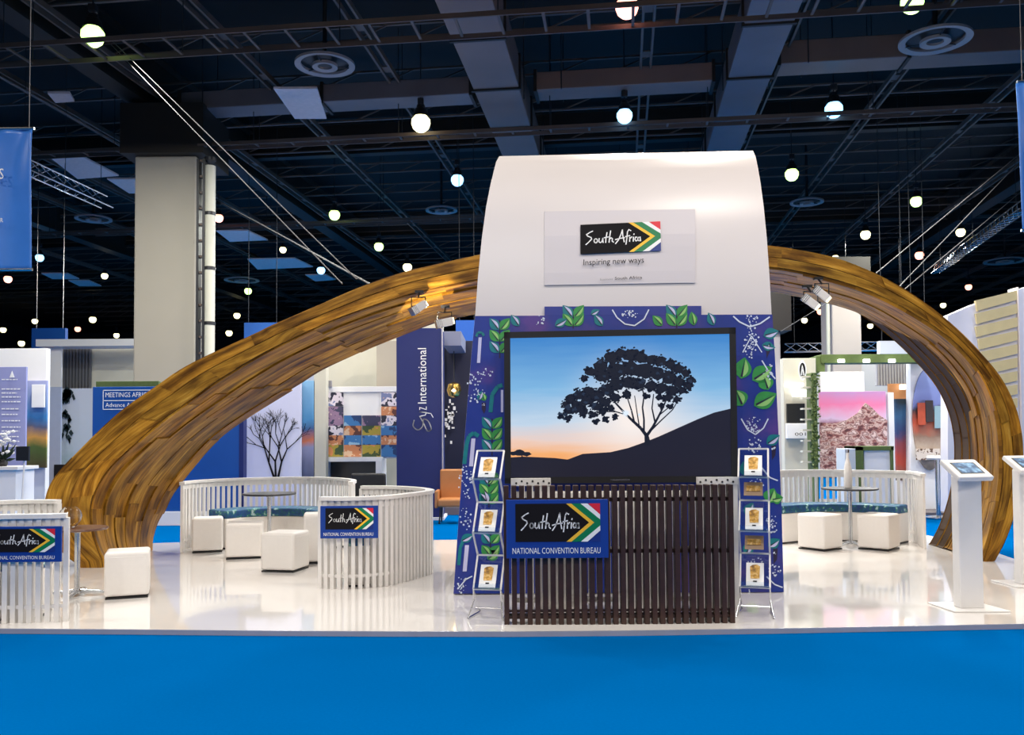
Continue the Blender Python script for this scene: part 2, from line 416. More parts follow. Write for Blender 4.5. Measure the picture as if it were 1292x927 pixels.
# hall lamps --------------------------------------------------------
EM = {}
for n, c in (('white', (1, .9, .45)), ('warm', (1, .36, .24)), ('cool', (.26, .6, 1)), ('greenish', (.6, 1, .24))):
    EM[n] = mat('lamp_glow_'+n, (1, 1, 1, 1), .5, emit=c+(1,), es=3.4)
LZ = 8.75
def lamp_master(kind, label):
    t = thing('hall_lamp', label, 'lamp', (0, 0, LZ), 0)
    MB().lathe([(.04, .38), (.08, .36), (.09, .30), (.13, .26), (.165, .13), (.16, .12), (.12, .22), (.05, .26)], (0, 0, LZ), 28).build('reflector', M['darkmetal'], t, smooth=True)
    MB().lathe([(.0, -.19), (.09, -.172), (.155, -.115), (.19, -.02), (.185, .06), (.12, .14), (0, .17)], (0, 0, LZ), 20).build('bulb', EM[kind], t, smooth=True)
    MB().box((0, 0, LZ+.50), (.14, .14, .14)).build('ballast_box', M['darkmetal'], t, bevel=.015)
    MB().tube([(0, 0, LZ+.35), (0, 0, 11.19)], .014, 6).build('suspension_rod', M['darkmetal'], t)
    return t
def add_light(t, kind, power):
    ld = bpy.data.lights.new('lamp_light', 'AREA'); ld.shape = 'DISK'; ld.size = .5; ld.energy = power
    ld.color = {'white': (1, .97, .92), 'warm': (1, .90, .80), 'cool': (.88, .95, 1), 'greenish': (.97, 1, .90)}[kind]
    lo = bpy.data.objects.new('lamp_light', ld); COL.objects.link(lo); lo.parent = t; lo.location = (0, 0, -.31)
LAMPS = [ # px, py, kind, size, label
 (117, 45, 'greenish', 1.25, 'bright greenish lamp high at the top left corner of the ceiling'),
 (531, 155, 'white', 1.35, 'bright warm-white lamp in the ceiling left of centre, largest there'),
 (577, 227, 'cool', 1.1, 'cool bluish lamp just up and left of the white tower'),
 (422, 271, 'greenish', 1.1, 'yellowish lamp above the left shoulder of the arch'),
 (791, 9, 'warm', 1.2, 'pinkish warm lamp at the top edge above the tower'),
 (788, 146, 'cool', 1.1, 'turquoise-tinted lamp straight above the white tower'),
 (1151, 3, 'greenish', 1.15, 'yellow-green lamp cut by the top edge beside the big diffuser'),
 (1052, 138, 'cool', 1.2, 'cool white lamp right of the bluish duct'),
 (999, 220, 'greenish', 1.15, 'yellow-green lamp just right of the white tower top'),
 (1156, 254, 'greenish', 1.1, 'greenish-white lamp high over the right curve of the arch'),
 (1092, 296, 'white', 1.1, 'white lamp above the arch, right of the tower'),
 (1054, 325, 'white', .8, 'white lamp touching the top of the arch right of the tower'),
 (1212, 293, 'white', 1.0, 'white lamp between the wires at the far right'),
 (1160, 322, 'warm', 1.1, 'orange lamp where the wires meet above the arch'),
 (1222, 362, 'warm', 1.0, 'warm lamp above the timber-slatted wall at right'),
 (478, 311, 'greenish', 1.1, 'yellowish lamp over the rising left side of the arch'),
 (514, 337, 'white', 1.2, 'white lamp resting in view on the arch left of the tower'),
 (405, 341, 'cool', 1.1, 'cool lamp in front of the pale panels right of the column'),
 (357, 315, 'white', .8, 'small white lamp above the pale panels right of the column'),
 (313, 367, 'greenish', 1.1, 'yellowish lamp under the small far diffuser'),
 (276, 275, 'warm', .9, 'pinkish lamp beside the pipe of the concrete column'),
 (50, 325, 'cool', 1.0, 'cool lamp just right of the left banner'),
 (10, 352, 'warm', 1.1, 'warm lamp under the left blue banner'),
 (132, 348, 'white', .9, 'white lamp left of the column at mid height'),
 (299, 398, 'white', 1.2, 'white lamp over the blue wall right of the column'),
 (117, 403, 'white', 1.3, 'white lamp above the booth with grey stripes, upper one'),
 (98, 415, 'warm', 1.2, 'warm lamp just left of and below another above the striped booth'),
 (147, 423, 'white', 1.2, 'white lamp on the roofline of the striped booth'),
 (1015, 404, 'white', 1.2, 'white lamp under the right of the arch, lower one'),
 (1035, 393, 'warm', 1.2, 'pink lamp under the arch by its spotlights'),
 (980, 381, 'white', 1.1, 'white lamp right against the side of the tower'),
 (1098, 411, 'white', 1.2, 'white lamp right of the warm column under the arch'),
 (1190, 385, 'white', 1.0, 'white lamp on the outer rim of the arch at right'),
 (27, 433, 'white', 1.5, 'white lamp low on the left over the white booth wall'),
 (44, 405, 'white', 1.1, 'white lamp above the small hanging blue sign at left'),
 (4, 416, 'white', 1.2, 'white lamp at the very left edge below the banner'),
 (289, 420, 'white', 1.4, 'lowest white lamp above the blue wall')]
masters = {}
for px, py, kind, size, lab in LAMPS:
    p = G(px, py, LZ)
    if p.y > 74 or p.y < 0: p = W(px, py, 74)
    if kind not in masters:
        t = lamp_master(kind, lab); masters[kind] = t; t.location = p
    else: t = dup(masters[kind], p, None, lab)
    for c in kids(t):
        if c.name.startswith(('bulb', 'reflector')): c.scale = (size*.86,)*3
for t in [o for o in COL.objects if o.name.startswith('hall_lamp')]:
    if t.location.y < 48:
        k = [c for c in kids(t) if c.name.startswith('bulb')][0].data.materials[0].name.split('_')[-1]
        add_light(t, k, LAMP_W*2.0)
# unseen hall lamps added over stand and aisles, front rows stronger for upright faces
NEAR = [(-9, 12.5), (-3.2, 12.8), (3.2, 12.8), (9.5, 12.5), (-9, 6.5), (-3, 6), (3, 6), (9, 6.5), (-6, 0), (0, 0), (6, 0), (-4, -6), (4, -6), (-15, 10), (16, 10)]
for i, (x, y) in enumerate(NEAR):
    t = dup(masters['white'], (x, y, LZ), None, 'unseen hall lamp added to light the stand, above the camera view', 'unseen lamps added to light the stand')
    for c in kids(t):
        if c.type == 'LIGHT': bpy.data.objects.remove(c)
    add_light(t, 'white' if i % 2 else 'warm', NEAR_W*(1.0 if y > 3 else 1.35 if y > -3 else 2.0))

# columns
def column(label, px0, px1, pyt, Y, d, m):
    x0, x1, z0, z1 = rect(px0, pyt, px1, 600, Y)
    t = thing('concrete_column', label, 'column', ((x0+x1)/2, Y+d/2, CARPET))
    MB().box(((x0+x1)/2, Y+d/2, (z1+CARPET)/2), (x1-x0, d, z1-CARPET)).build('shaft', m, t, bevel=.04)
    MB().box(((x0+x1)/2, Y+d/2, z1+.6), (x1-x0+.5, d+.5, 1.2)).build('head', M['beam'], t)
    return t
c1 = column('tall pale concrete column left of the arch top', 170, 245, 197, 21, 1.4, M['concrete'])
x0, x1, z0, z1 = rect(257, 208, 268, 600, 20.7)
pp = thing('downpipe', 'pale vertical pipe beside the tall concrete column', 'pipe', ((x0+x1)/2, 20.8, CARPET))
MB().tube([((x0+x1)/2, 20.8, CARPET), ((x0+x1)/2, 20.8, z1)], (x1-x0)/2, 16).build('pipe', M['cream'], pp, smooth=True)
m = MB()
for k in range(6): m.lathe([((x1-x0)/2+.012, 0), ((x1-x0)/2+.012, .08)], ((x0+x1)/2, 20.8, 1.5+k*1.3), 16)
m.each('pipe_clamp', M['darkmetal'], pp)
x0, x1, z0, z1 = rect(248, 200, 256.5, 600, 20.7)
cr = thing('cable_riser', 'dark cable riser clipped between column and pipe', 'cable riser', ((x0+x1)/2, 20.8, CARPET))
m = MB(); m.box((x0+.03, 20.8, z1/2), (.06, .2, z1)); m.box((x1-.03, 20.8, z1/2), (.06, .2, z1)); m.each('side_rail', M['darkmetal'], cr)
m = MB()
for k in range(22): m.box(((x0+x1)/2, 20.8, .4+k*.38), (x1-x0, .12, .05))
m.each('rung', M['joist'], cr)
column('pinkish square column right of the tower under the arch', 1049, 1091, 370, 30, 1.1, M['pinkcon'])
x0, x1, z0, z1 = rect(1047, 372, 1050, 600, 29.6)
tag(MB().tube([(x0-.05, 29.7, CARPET), (x0-.05, 29.7, z1)], .06, 10).build('downpipe', M['cream'], smooth=True), 'thin white pipe up the left side of the pinkish column', 'pipe')
column('narrow pale column just right of the tower base', 976, 988, 418, 26, .8, M['pinkcon'])

# cables from the roof to the arch
def cable(label, pts, r=.008):
    m = MB(); m.tube(pts, r, 5); return tag(m.build('suspension_cable', M['cabling']), label, 'cable')
cable('left guy wire from the greenish lamp down to the arch, upper strand', [G(140, 50, 9.2), W(450, 352, 11)])
cable('left guy wire running just under its twin down to the arch', [G(140, 56, 9.2), W(432, 358, 11)])
cable('long slack wire crossing the top left down past the column', [G(-30, 80, 9.0), G(205, 212, 8.8)], .03)
cable('wire from beside the column pipe sloping to the arch', [G(270, 250, 9.0), W(470, 360, 11)], .014)
cable('right guy wire from the right banner to the arch, steepest', [G(1300, 183, 9.0), W(1105, 345, 11)])
cable('right guy wire ending lower on the arch rim', [G(1300, 190, 9.0), W(1134, 362, 11)])
cable('right guy wire from below the right banner to the arch', [G(1300, 232, 9.0), W(1140, 366, 11)])
cable('thin dark wire under the right of the arch to the narrow column', [W(1060, 372, 24), W(985, 418, 24)])

# ------------------------------------------------------------------ the white platform
fe = [(-330, 789), (-150, 791), (0, 792.5), (160, 793.5), (323, 795), (480, 796), (646, 796.3), (800, 795), (969, 792.5), (1130, 789.5), (1292, 786.5), (1450, 783), (1640, 779)]
be = [(1640, 760), (1400, 735), (1290, 709), (1256, 697), (1215, 684), (1169, 675), (900, 677), (560, 681), (226, 684), (60, 690), (-150, 698), (-330, 706)]
outline = [G(*p) for p in fe+be]
mp = mat('glossy_white_floor', (.82, .79, .765, 1), .07, spec=.5, var=.03, scale=1.3, coat=.4)
plat = thing('stand_platform', 'glossy white low platform carrying the whole stand on blue carpet', 'platform', (0, 9, CARPET))
m = MB(); m.prism([(p.x, p.y, 0) for p in outline], (0, 0, -.012)); m.build('deck', mp, plat)
m = MB(); n = len(outline); cen = Vector((0, 9, 0))
for i in range(n):
    a, b = outline[i], outline[(i+1) % n]
    d = (b-a).normalized(); nn = Vector((d.y, -d.x, 0))
    a = a-d*.002; b = b+d*.002
    m.hexa([a+nn*.012, b+nn*.012, b+nn*.012-Vector((0, 0, .039)), a+nn*.012-Vector((0, 0, .039))], [a-nn*.002, b-nn*.002, b-nn*.002-Vector((0, 0, .039)), a-nn*.002-Vector((0, 0, .039))])
m.build('metal_edge', M['silver'], plat)
p = G(440, 799.5, CARPET)
m = MB(); m.prism([G(x, y, CARPET+.001) for x, y in ((423, 802), (452, 802.5), (457, 796.8), (430, 796.8))], (0, 0, .003))
tag(m.build('paper_card', M['white_ink']), 'small white card lying on the blue carpet at the platform edge', 'card')

# ------------------------------------------------------------------ wooden arch
OF = [(100, 712), (84, 700), (66, 680), (57, 655), (59, 628), (70, 603), (100, 570), (150, 522), (200, 487), (240, 460), (322, 422), (342, 412), (400, 387), (450, 365), (500, 347), (550, 335), (605, 323), (700, 309), (790, 302), (880, 303), (970, 312), (1000, 316), (1050, 326), (1100, 345), (1150, 372), (1200, 410), (1240, 450), (1265, 482), (1282, 520), (1289, 560), (1288, 600), (1281, 640), (1268, 680), (1252, 710)]
IF = [(130, 708), (122, 690), (116, 668), (114, 645), (120, 620), (138, 590), (170, 560), (205, 530), (240, 505), (275, 480), (330, 447), (380, 422), (425, 402), (475, 384), (525, 369), (560, 361), (605, 352), (700, 338), (790, 331), (880, 331), (970, 337), (1000, 341), (1050, 352), (1109, 372), (1169, 405), (1205, 432), (1235, 466), (1252, 500), (1261, 530), (1265, 570), (1264, 610), (1257, 650), (1248, 685), (1240, 708)]
IB = [(190, 688), (192, 676), (197, 660), (205, 645), (214, 625), (230, 602), (270, 555), (307, 527), (350, 500), (380, 482), (407, 465), (450, 445), (475, 434), (500, 424), (547, 406), (575, 400), (605, 394), (700, 375), (790, 363), (880, 360), (970, 366), (1000, 371), (1050, 382), (1091, 396), (1144, 430), (1181, 461), (1209, 502), (1217, 530), (1220, 570), (1220, 605), (1214, 632), (1206, 654), (1193, 674), (1183, 690)]
def resamp(P, n):
    # catmull-rom by index keeps the three rims in step
    out = []
    for i in range(n):
        t = i/(n-1)*(len(P)-1); k = min(int(t), len(P)-2); f = t-k
        p0, p1, p2, p3 = P[max(k-1, 0)], P[k], P[k+1], P[min(k+2, len(P)-1)]
        out.append(0.5*((2*p1)+(p2-p0)*f+(2*p0-5*p1+4*p2-p3)*f*f+(3*p1-p0-3*p2+p3)*f**3))
    return out
YF, YB = 10.25, 11.75
NA = 190
of = resamp([W(*p, YF) for p in OF], NA); inf = resamp([W(*p, YF) for p in IF], NA); inb = resamp([W(*p, YB) for p in IB], NA)
def lay(P, k=2):
    for _ in range(k): P = [P[0]]+[(P[i-1]+P[i]*2+P[i+1])/4 for i in range(1, len(P)-1)]+[P[-1]]
    return P
of, inf, inb = lay(of), lay(inf), lay(inb)
for P in (of, inf, inb):
    for i in (0, -1): P[i].z = 0.0
    for q in P: q.z = max(q.z, 0)
ofb = [Vector((a.x, YB+.05, a.z)) for a in of]
wood = bpy.data.materials.new('arch_planks'); wood.use_nodes = True
nt = wood.node_tree; b = nt.nodes['Principled BSDF']; b.inputs['Roughness'].default_value = .42; b.inputs['Specular IOR Level'].default_value = .25
uvn = nt.nodes.new('ShaderNodeUVMap'); at = nt.nodes.new('ShaderNodeAttribute'); at.attribute_name = 'plank'
mp1 = nt.nodes.new('ShaderNodeMapping'); mp1.inputs['Scale'].default_value = (1.3, 17, 1)
n1 = nt.nodes.new('ShaderNodeTexNoise'); n1.inputs['Scale'].default_value = 1.0; n1.inputs['Detail'].default_value = 6; n1.inputs['Roughness'].default_value = .65; n1.inputs['Distortion'].default_value = .15
mp2 = nt.nodes.new('ShaderNodeMapping'); mp2.inputs['Scale'].default_value = (1.5, 4.5, 1)
n2 = nt.nodes.new('ShaderNodeTexNoise'); n2.inputs['Scale'].default_value = 1.3; n2.inputs['Detail'].default_value = 5
nt.links.new(uvn.outputs[0], mp1.inputs[0]); nt.links.new(uvn.outputs[0], mp2.inputs[0])
nt.links.new(mp1.outputs[0], n1.inputs['Vector']); nt.links.new(mp2.outputs[0], n2.inputs['Vector'])
r1 = nt.nodes.new('ShaderNodeValToRGB'); e = r1.color_ramp.elements
for _ in range(2): e.new(.5)
for el, (p_, c_) in zip(e, [(.28, srgb(86, 56, 12)), (.43, srgb(148, 102, 28)), (.56, srgb(184, 133, 42)), (.74, srgb(222, 176, 82))]): el.position = p_; el.color = c_
nt.links.new(n1.outputs['Fac'], r1.inputs[0])
r2 = nt.nodes.new('ShaderNodeValToRGB'); e = r2.color_ramp.elements; e[0].position = .36; e[0].color = (.34, .29, .20, 1); e[1].position = .56; e[1].color = (1, 1, 1, 1)
nt.links.new(n2.outputs['Fac'], r2.inputs[0])
mx1 = nt.nodes.new('ShaderNodeMix'); mx1.data_type = 'RGBA'; mx1.blend_type = 'MULTIPLY'; mx1.inputs[0].default_value = 1
nt.links.new(r1.outputs[0], mx1.inputs[6]); nt.links.new(r2.outputs[0], mx1.inputs[7])
mx2 = nt.nodes.new('ShaderNodeMix'); mx2.data_type = 'RGBA'; mx2.blend_type = 'MULTIPLY'; mx2.inputs[0].default_value = 1
nt.links.new(mx1.outputs[2], mx2.inputs[6]); nt.links.new(at.outputs['Color'], mx2.inputs[7])
nt.links.new(mx2.outputs[2], b.inputs['Base Color'])
bp = nt.nodes.new('ShaderNodeBump'); bp.inputs['Strength'].default_value = .25; bp.inputs['Distance'].default_value = .01
nt.links.new(n1.outputs['Fac'], bp.inputs['Height']); nt.links.new(bp.outputs[0], b.inputs['Normal'])
arc = thing('wooden_arch', 'huge plank-clad wooden arch sweeping over the stand behind the tower', 'arch', (0, 11, 0))
def clad(name, A, B, strips, out, jit=.018, seedv=1, gap=.004, cham=.006):
    """strips of planks between rims A and B, each plank a raised board with its own tint"""
    rnd = random.Random(seedv); vs = []; fs = []; cols = []; uvs = []
    L = [0]
    for i in range(1, NA): L.append(L[-1]+((A[i]-A[i-1]).length+(B[i]-B[i-1]).length)/2)
    for s_ in range(strips):
        f0, f1 = s_/strips, (s_+1)/strips
        i = 0; 
        while i < NA-1:
            j = min(NA-1, i+rnd.randint(9, 22))
            if NA-1-j < 5: j = NA-1
            h = rnd.uniform(0, jit); tint = rnd.uniform(.68, 1.12); warm = rnd.uniform(-.07, .07)
            c = (tint*(1+warm), tint, tint*(1-warm*1.6), 1); uo = rnd.uniform(0, 40); vo = rnd.uniform(0, 40)
            for k in range(i, j):
                quad = []
                for kk in (k, k+1):
                    w = (B[kk]-A[kk]); o = out(kk)*(h+.012)
                    Wd = w.length or 1
                    g = min(.2/strips, gap/Wd)
                    quad.append((A[kk]+w*(f0+g)+o, A[kk]+w*(f1-g)+o, A[kk]+w*(f0+g)-out(kk)*.01, A[kk]+w*(f1-g)-out(kk)*.01, Wd))
                n = len(vs); a, bq = quad
                vs += [a[0], a[1], bq[1], bq[0], a[2], a[3], bq[3], bq[2]]
                F_ = [(n, n+1, n+2, n+3), (n, n+3, n+7, n+4), (n+1, n+5, n+6, n+2)]
                U = [[(L[k]+uo, f0*a[4]+vo), (L[k]+uo, f1*a[4]+vo), (L[k+1]+uo, f1*bq[4]+vo), (L[k+1]+uo, f0*bq[4]+vo)]]+[[(L[k]+uo, vo)]*4]*2
                if k == i: F_.append((n, n+4, n+5, n+1)); U.append([(uo, vo)]*4)
                if k == j-1: F_.append((n+3, n+2, n+6, n+7)); U.append([(uo, vo)]*4)
                fs += F_; uvs += U; cols += [c]*len(F_)
            i = j
    org = arc.location
    me = bpy.data.meshes.new(name); me.from_pydata([tuple(v-org) for v in vs], [], fs); me.materials.append(wood)
    me.uv_layers.new(name='UVMap'); me.color_attributes.new('plank', 'FLOAT_COLOR', 'CORNER')
    uvl = me.uv_layers['UVMap']; ca = me.color_attributes['plank']
    li = 0
    for p_ in me.polygons:
        for q, l in enumerate(p_.loop_indices):
            uvl.data[l].uv = uvs[p_.index][q]; ca.data[l].color = cols[p_.index]
    o = bpy.data.objects.new(name, me); COL.objects.link(o); o.parent = arc; return o
def outv(fn): return fn
def soff_n(k):
    t = (inf[min(k+1, NA-1)]-inf[max(k-1, 0)]).normalized(); c = (inb[k]-inf[k]).normalized()
    n = t.cross(c).normalized(); return n if n.dot(Vector((.5, 11, 1.2))-inf[k]) > 0 else -n
def out_n(k):
    n = soff_n(k); return -n
clad('face_plank', of, inf, 2, lambda k: Vector((0, -1, 0)), .02, 3)
clad('soffit_plank', inf, inb, 7, soff_n, .035, 5)
clad('outer_plank', of, ofb, 8, out_n, .01, 8)
# inner core closes the beam
m = MB(); vs = []; fs = []
for k in range(NA): vs += [of[k], inf[k], inb[k], ofb[k]]
for k in range(NA-1):
    for q in range(4): fs.append((4*k+q, 4*k+(q+1) % 4, 4*k+4+(q+1) % 4, 4*k+4+q))
fs += [(0, 3, 2, 1), (4*NA-4, 4*NA-3, 4*NA-2, 4*NA-1)]
m.add(vs, fs); m.build('core', mat('dark_core_timber', srgb(62, 40, 18), .7, var=.3, scale=5), arc)
# spotlights clamped to the arch
def spot(px, py, Y, aim, label):
    p = W(px, py, Y); t = thing('spotlight', label, 'spotlight', p)
    d = Vector(aim).normalized(); R = d.to_track_quat('Z', 'Y').to_matrix()
    MB().box(p, (.10, .085, .19), R=R).build('housing', M['white'], t, bevel=.01)
    MB().box(p+d*.1, (.085, .07, .012), R=R).build('lens', EM['white'], t)
    m = MB()
    for k in range(4): m.box(p-d*(.04+k*.02), (.112, .097, .008), R=R)
    m.build('heat_sink', M['chrome'], t)
    m = MB(); q = Vector((p.x, 10.235, p.z+.2)); m.tube([p+Vector((-.08, 0, 0)), p+Vector((-.08, 0, .12)), p+Vector((.08, 0, .12)), p+Vector((.08, 0, 0))], .008, 6)
    m.tube([p+Vector((0, 0, .12)), q], .012, 6); m.box(q, (.1, .06, .03)); m.build('bracket', M['black'], t)
spot(528, 388, 10.12, (.6, .35, .45), 'white spotlight clamped on the arch face left of the tower, upper one')
spot(561, 407, 10.12, (.8, .2, .2), 'white spotlight under the arch nearest the left side of the tower')
spot(1037, 371, 10.12, (.6, -.25, -.6), 'white spotlight under the right arch, outer of the pair')
spot(1023, 381, 10.12, (.6, -.25, -.55), 'white spotlight under the right arch, nearest the tower')
ld = bpy.data.lights.new('spot_beam', 'SPOT'); ld.energy = 60; ld.spot_size = 1.6; ld.color = (1, .85, .6); lo = bpy.data.objects.new('spot_beam', ld); COL.objects.link(lo)
q = W(540, 405, 10.05); lo.location = q; lo.rotation_euler = Vector((.15, .7, .35)).to_track_quat('-Z', 'Y').to_euler()

# ------------------------------------------------------------------ central tower
TL = [(197, 630, 950, 190, 9.38), (204, 626, 953.5, 198, 9.12), (214, 623.5, 956, 210, 8.95), (232, 619, 959.5, 230, 8.78), (260, 613.5, 963.5, 260, 8.62), (300, 608, 967.5, 300, 8.52), (350, 603, 971, 350, 8.45), (398, 599.5, 973.5, 396, 8.42), (450, 594.5, 977, 450, 8.40), (560, 585.5, 982, 560, 8.39), (650, 579, 985.5, 650, 8.38), (749, 572, 988, 747, 8.38)]
def tower_row(py):
    for a, b in zip(TL[:-1], TL[1:]):
        if a[0] <= py <= b[0]:
            f = (py-a[0])/(b[0]-a[0]); return [x*(1-f)+y*f for x, y in zip(a, b)]
    return list(TL[-1] if py > TL[-1][0] else TL[0])
def T(px, py, off=0.0):                # point on the tower's front surface
    r = tower_row(py); L = W(r[1], r[0], r[4]); R = W(r[2], r[3], r[4]); f = (px-r[1])/(r[2]-r[1])
    p = L+(R-L)*f; p.y -= off; return p
tw = thing('display_tower', 'tall white tower curving back at the top over a blue patterned front', 'display tower', (1.05, 8.8, 0))
ys = [197, 199, 201, 204, 208, 214, 222, 232, 245, 260, 280, 300, 325, 350, 398, 450, 560, 650, 730, 749]
rows = []
topL, topR = W(630, 197, 9.38), W(950, 190, 9.38)
prof = []
for py in ys:
    r = tower_row(py); prof.append((W(r[1], r[0], r[4]), W(r[2], r[3], r[4])))
for a, b_ in (prof[-1],): a.z = 0; b_.z = 0
back = [(9.62, .01), (9.8, -.06), (9.88, -.25), (9.9, -.8), (9.9, -2.2)]
full = list(reversed(prof))
for Y, dz in back:
    full.append((Vector((topL.x, Y, topL.z+dz)), Vector((topR.x, Y, topR.z+dz))))
full.append((Vector((prof[-1][0].x, 9.9, 0)), Vector((prof[-1][1].x, 9.9, 0))))
m = MB(); vs = []; n = len(full)
for a, b_ in full:
    for k in range(13): vs.append(a+(b_-a)*k/12)
fs = []
for i in range(n-1):
    for k in range(12): fs.append((i*13+k, i*13+k+1, (i+1)*13+k+1, (i+1)*13+k))
m.add(vs, fs)
m.add([a for a, b_ in full], [tuple(range(n))]); m.add([b_ for a, b_ in full], [tuple(reversed(range(n)))])
o = m.build('shell', M['shell'], tw, smooth=True, angle=50)
# printed panel
pm = ramp_mat('printed_ground', [(.30, srgb(8, 44, 132)), (.47, srgb(16, 48, 142)), (.57, srgb(38, 50, 138)), (.70, srgb(84, 58, 142))], 2.2, detail=5)
INK = [pm, mat('leaf_green', srgb(50, 145, 70), .5, var=.25, scale=25), mat('leaf_teal', srgb(0, 120, 130), .5, var=.2, scale=20), mat('pale_lilac', srgb(200, 200, 235), .5), mat('dot_white', srgb(215, 225, 245), .5), mat('motif_dark', srgb(35, 25, 60), .5), mat('leaf_pale', srgb(150, 205, 120), .5)]
m = MB()
def strip(px0l, px0r, py0, py1, ny):
    vs = []; nx = 10
    for i in range(ny+1):
        py = py0+(py1-py0)*i/ny; r = tower_row(py)
        a = px0l if px0l is not None else r[1]+.3; b_ = px0r if px0r is not None else r[2]-.3
        for off in (.03, .0):
            for k in range(nx+1): vs.append(T(a+(b_-a)*k/nx, py, off))
    w = nx+1; fs = []
    for i in range(ny):
        for k in range(nx):
            fs.append((2*i*w+k, 2*i*w+k+1, 2*(i+1)*w+k+1, 2*(i+1)*w+k))
        fs.append((2*i*w, 2*(i+1)*w, (2*i+3)*w, (2*i+1)*w)); fs.append((2*i*w+nx, (2*i+1)*w+nx, (2*i+3)*w+nx, 2*(i+1)*w+nx))
    for k in range(nx): fs.append((k, w+k, w+k+1, k+1)); fs.append((2*ny*w+k, 2*ny*w+k+1, (2*ny+1)*w+k+1, (2*ny+1)*w+k))
    return vs, fs
v_, f_ = strip(None, None, 399, 748, 14); m.add(v_, f_)
v_, f_ = strip(687, 884, 387.5, 398.9, 1); m.add(v_, f_)
def tp(pts, mi, off=.034): 
    V = [T(x, y, off) for x, y in pts]; m.add(V, [tuple(range(len(V)))], mi)
def leaf(x, y, L, ang, w, mi, rib=True):
    L *= 1.25; w *= 1.4
    ca, sa = math.cos(ang), -math.sin(ang); P = []
    for k in range(9): t = k/8; P.append((t*L, math.sin(PI*t**.85)*w))
    P += [(a, -b_) for a, b_ in reversed(P[1:-1])]
    tp([(x+a*ca-b_*sa, y+a*sa+b_*ca) for a, b_ in P], mi)
    if rib: tp([(x+a*ca-b_*sa, y+a*sa+b_*ca) for a, b_ in ((.1*L, .12*w), (.9*L, 0), (.1*L, -.12*w))], 5, .036)
    P2 = [(a*.8+L*.1, b_*.5+w*.12) for a, b_ in P[:9]]; tp([(x+a*ca-b_*sa, y+a*sa+b_*ca) for a, b_ in P2], 6 if mi == 1 else 3, .0355)
def sprig(x, y0, y1, side=1, n=3, L=17):
    tp([(x-.8, y0), (x+.8, y0), (x+.8, y1), (x-.8, y1)], 5, .033)
    for k in range(n):
        y = y1+(y0-y1)*(k+.6)/n*.9+4
        leaf(x-1, y, L, PI-.9, 4.5, 1 if k % 2 else 2); leaf(x+1, y, L, .9, 4.5, 1)
def dots(x, y, rx, ry, n, s=1.0):
    for _ in range(n):
        a = random.uniform(0, 2*PI); r = random.random()**.5; cx, cy = x+rx*r*math.cos(a), y+ry*r*math.sin(a); q = random.uniform(.5, 1.4)*s
        tp([(cx+q*math.cos(2*PI*k/6), cy+q*math.sin(2*PI*k/6)) for k in range(6)], 4, .0345)
def curve_(pts, w, mi):
    for a, b_ in zip(pts[:-1], pts[1:]):
        d = Vector((b_[0]-a[0], b_[1]-a[1])).normalized(); n_ = Vector((-d.y, d.x))*w/2
        tp([(a[0]+n_.x, a[1]+n_.y), (a[0]-n_.x, a[1]-n_.y), (b_[0]-n_.x, b_[1]-n_.y), (b_[0]+n_.x, b_[1]+n_.y)], mi, .0342)
# left column of motifs
sprig(630.5, 452, 404, L=15)
tp([(604, 426), (608, 426), (606, 458), (602, 458)], 3); curve_([(601, 425), (603, 420), (608, 420), (611, 424)], 3, 2)
dots(597+4, 490, 12, 22, 46); dots(612, 470, 10, 6, 12)
curve_([(619, 520), (621, 498), (628, 488), (634, 486)], 5, 2); tp([(632, 492), (635, 492), (635, 520), (632, 520)], 3)
leaf(604, 505, 10, 1.2, 3, 2); leaf(612, 506, 9, 1.9, 3, 1)
tp([(608, 508), (613, 508), (613, 516), (611, 522), (608, 516)], 5); dots(610, 511, 2, 2, 3)
sprig(621, 575, 528, L=15, n=3)
curve_([(586, 585), (589, 560), (592, 550), (598, 546), (604, 550)], 5, 2); tp([(595, 553), (600, 553), (597, 588), (592, 588)], 3)
dots(588, 596+15, 9, 24, 40); dots(588, 650, 7, 18, 22)
leaf(582, 682, 14, .5, 4, 2); tp([(587, 687), (592, 687), (589, 720), (584, 720)], 3); curve_([(579, 712), (581, 690), (585, 681), (592, 681)], 4, 2)
dots(583, 737, 10, 10, 22); curve_([(578, 742), (588, 730), (596, 726)], 1.5, 4)
for y in (610, 636, 670, 705): leaf(615, y, 15, random.uniform(.3, 2.6), 5, random.choice((1, 2)))
sprig(617, 640, 600, L=14, n=3); sprig(619, 705, 672, L=13, n=2)
# top strip
for x in (723, 853): sprig(x, 415, 391, n=2, L=16)
for x in (700, 760, 835, 875, 900): leaf(x, 412, 14, random.uniform(.4, 2.6), 4, 1 if x % 2 else 2)
curve_([(772, 392), (778, 402), (788, 410), (800, 412), (812, 404), (818, 392)], 1.6, 4); dots(794, 398, 10, 6, 24); dots(680, 405, 8, 6, 12)
leaf(655, 412, 14, 2.2, 4, 2); leaf(745, 398, 10, .5, 3, 2)
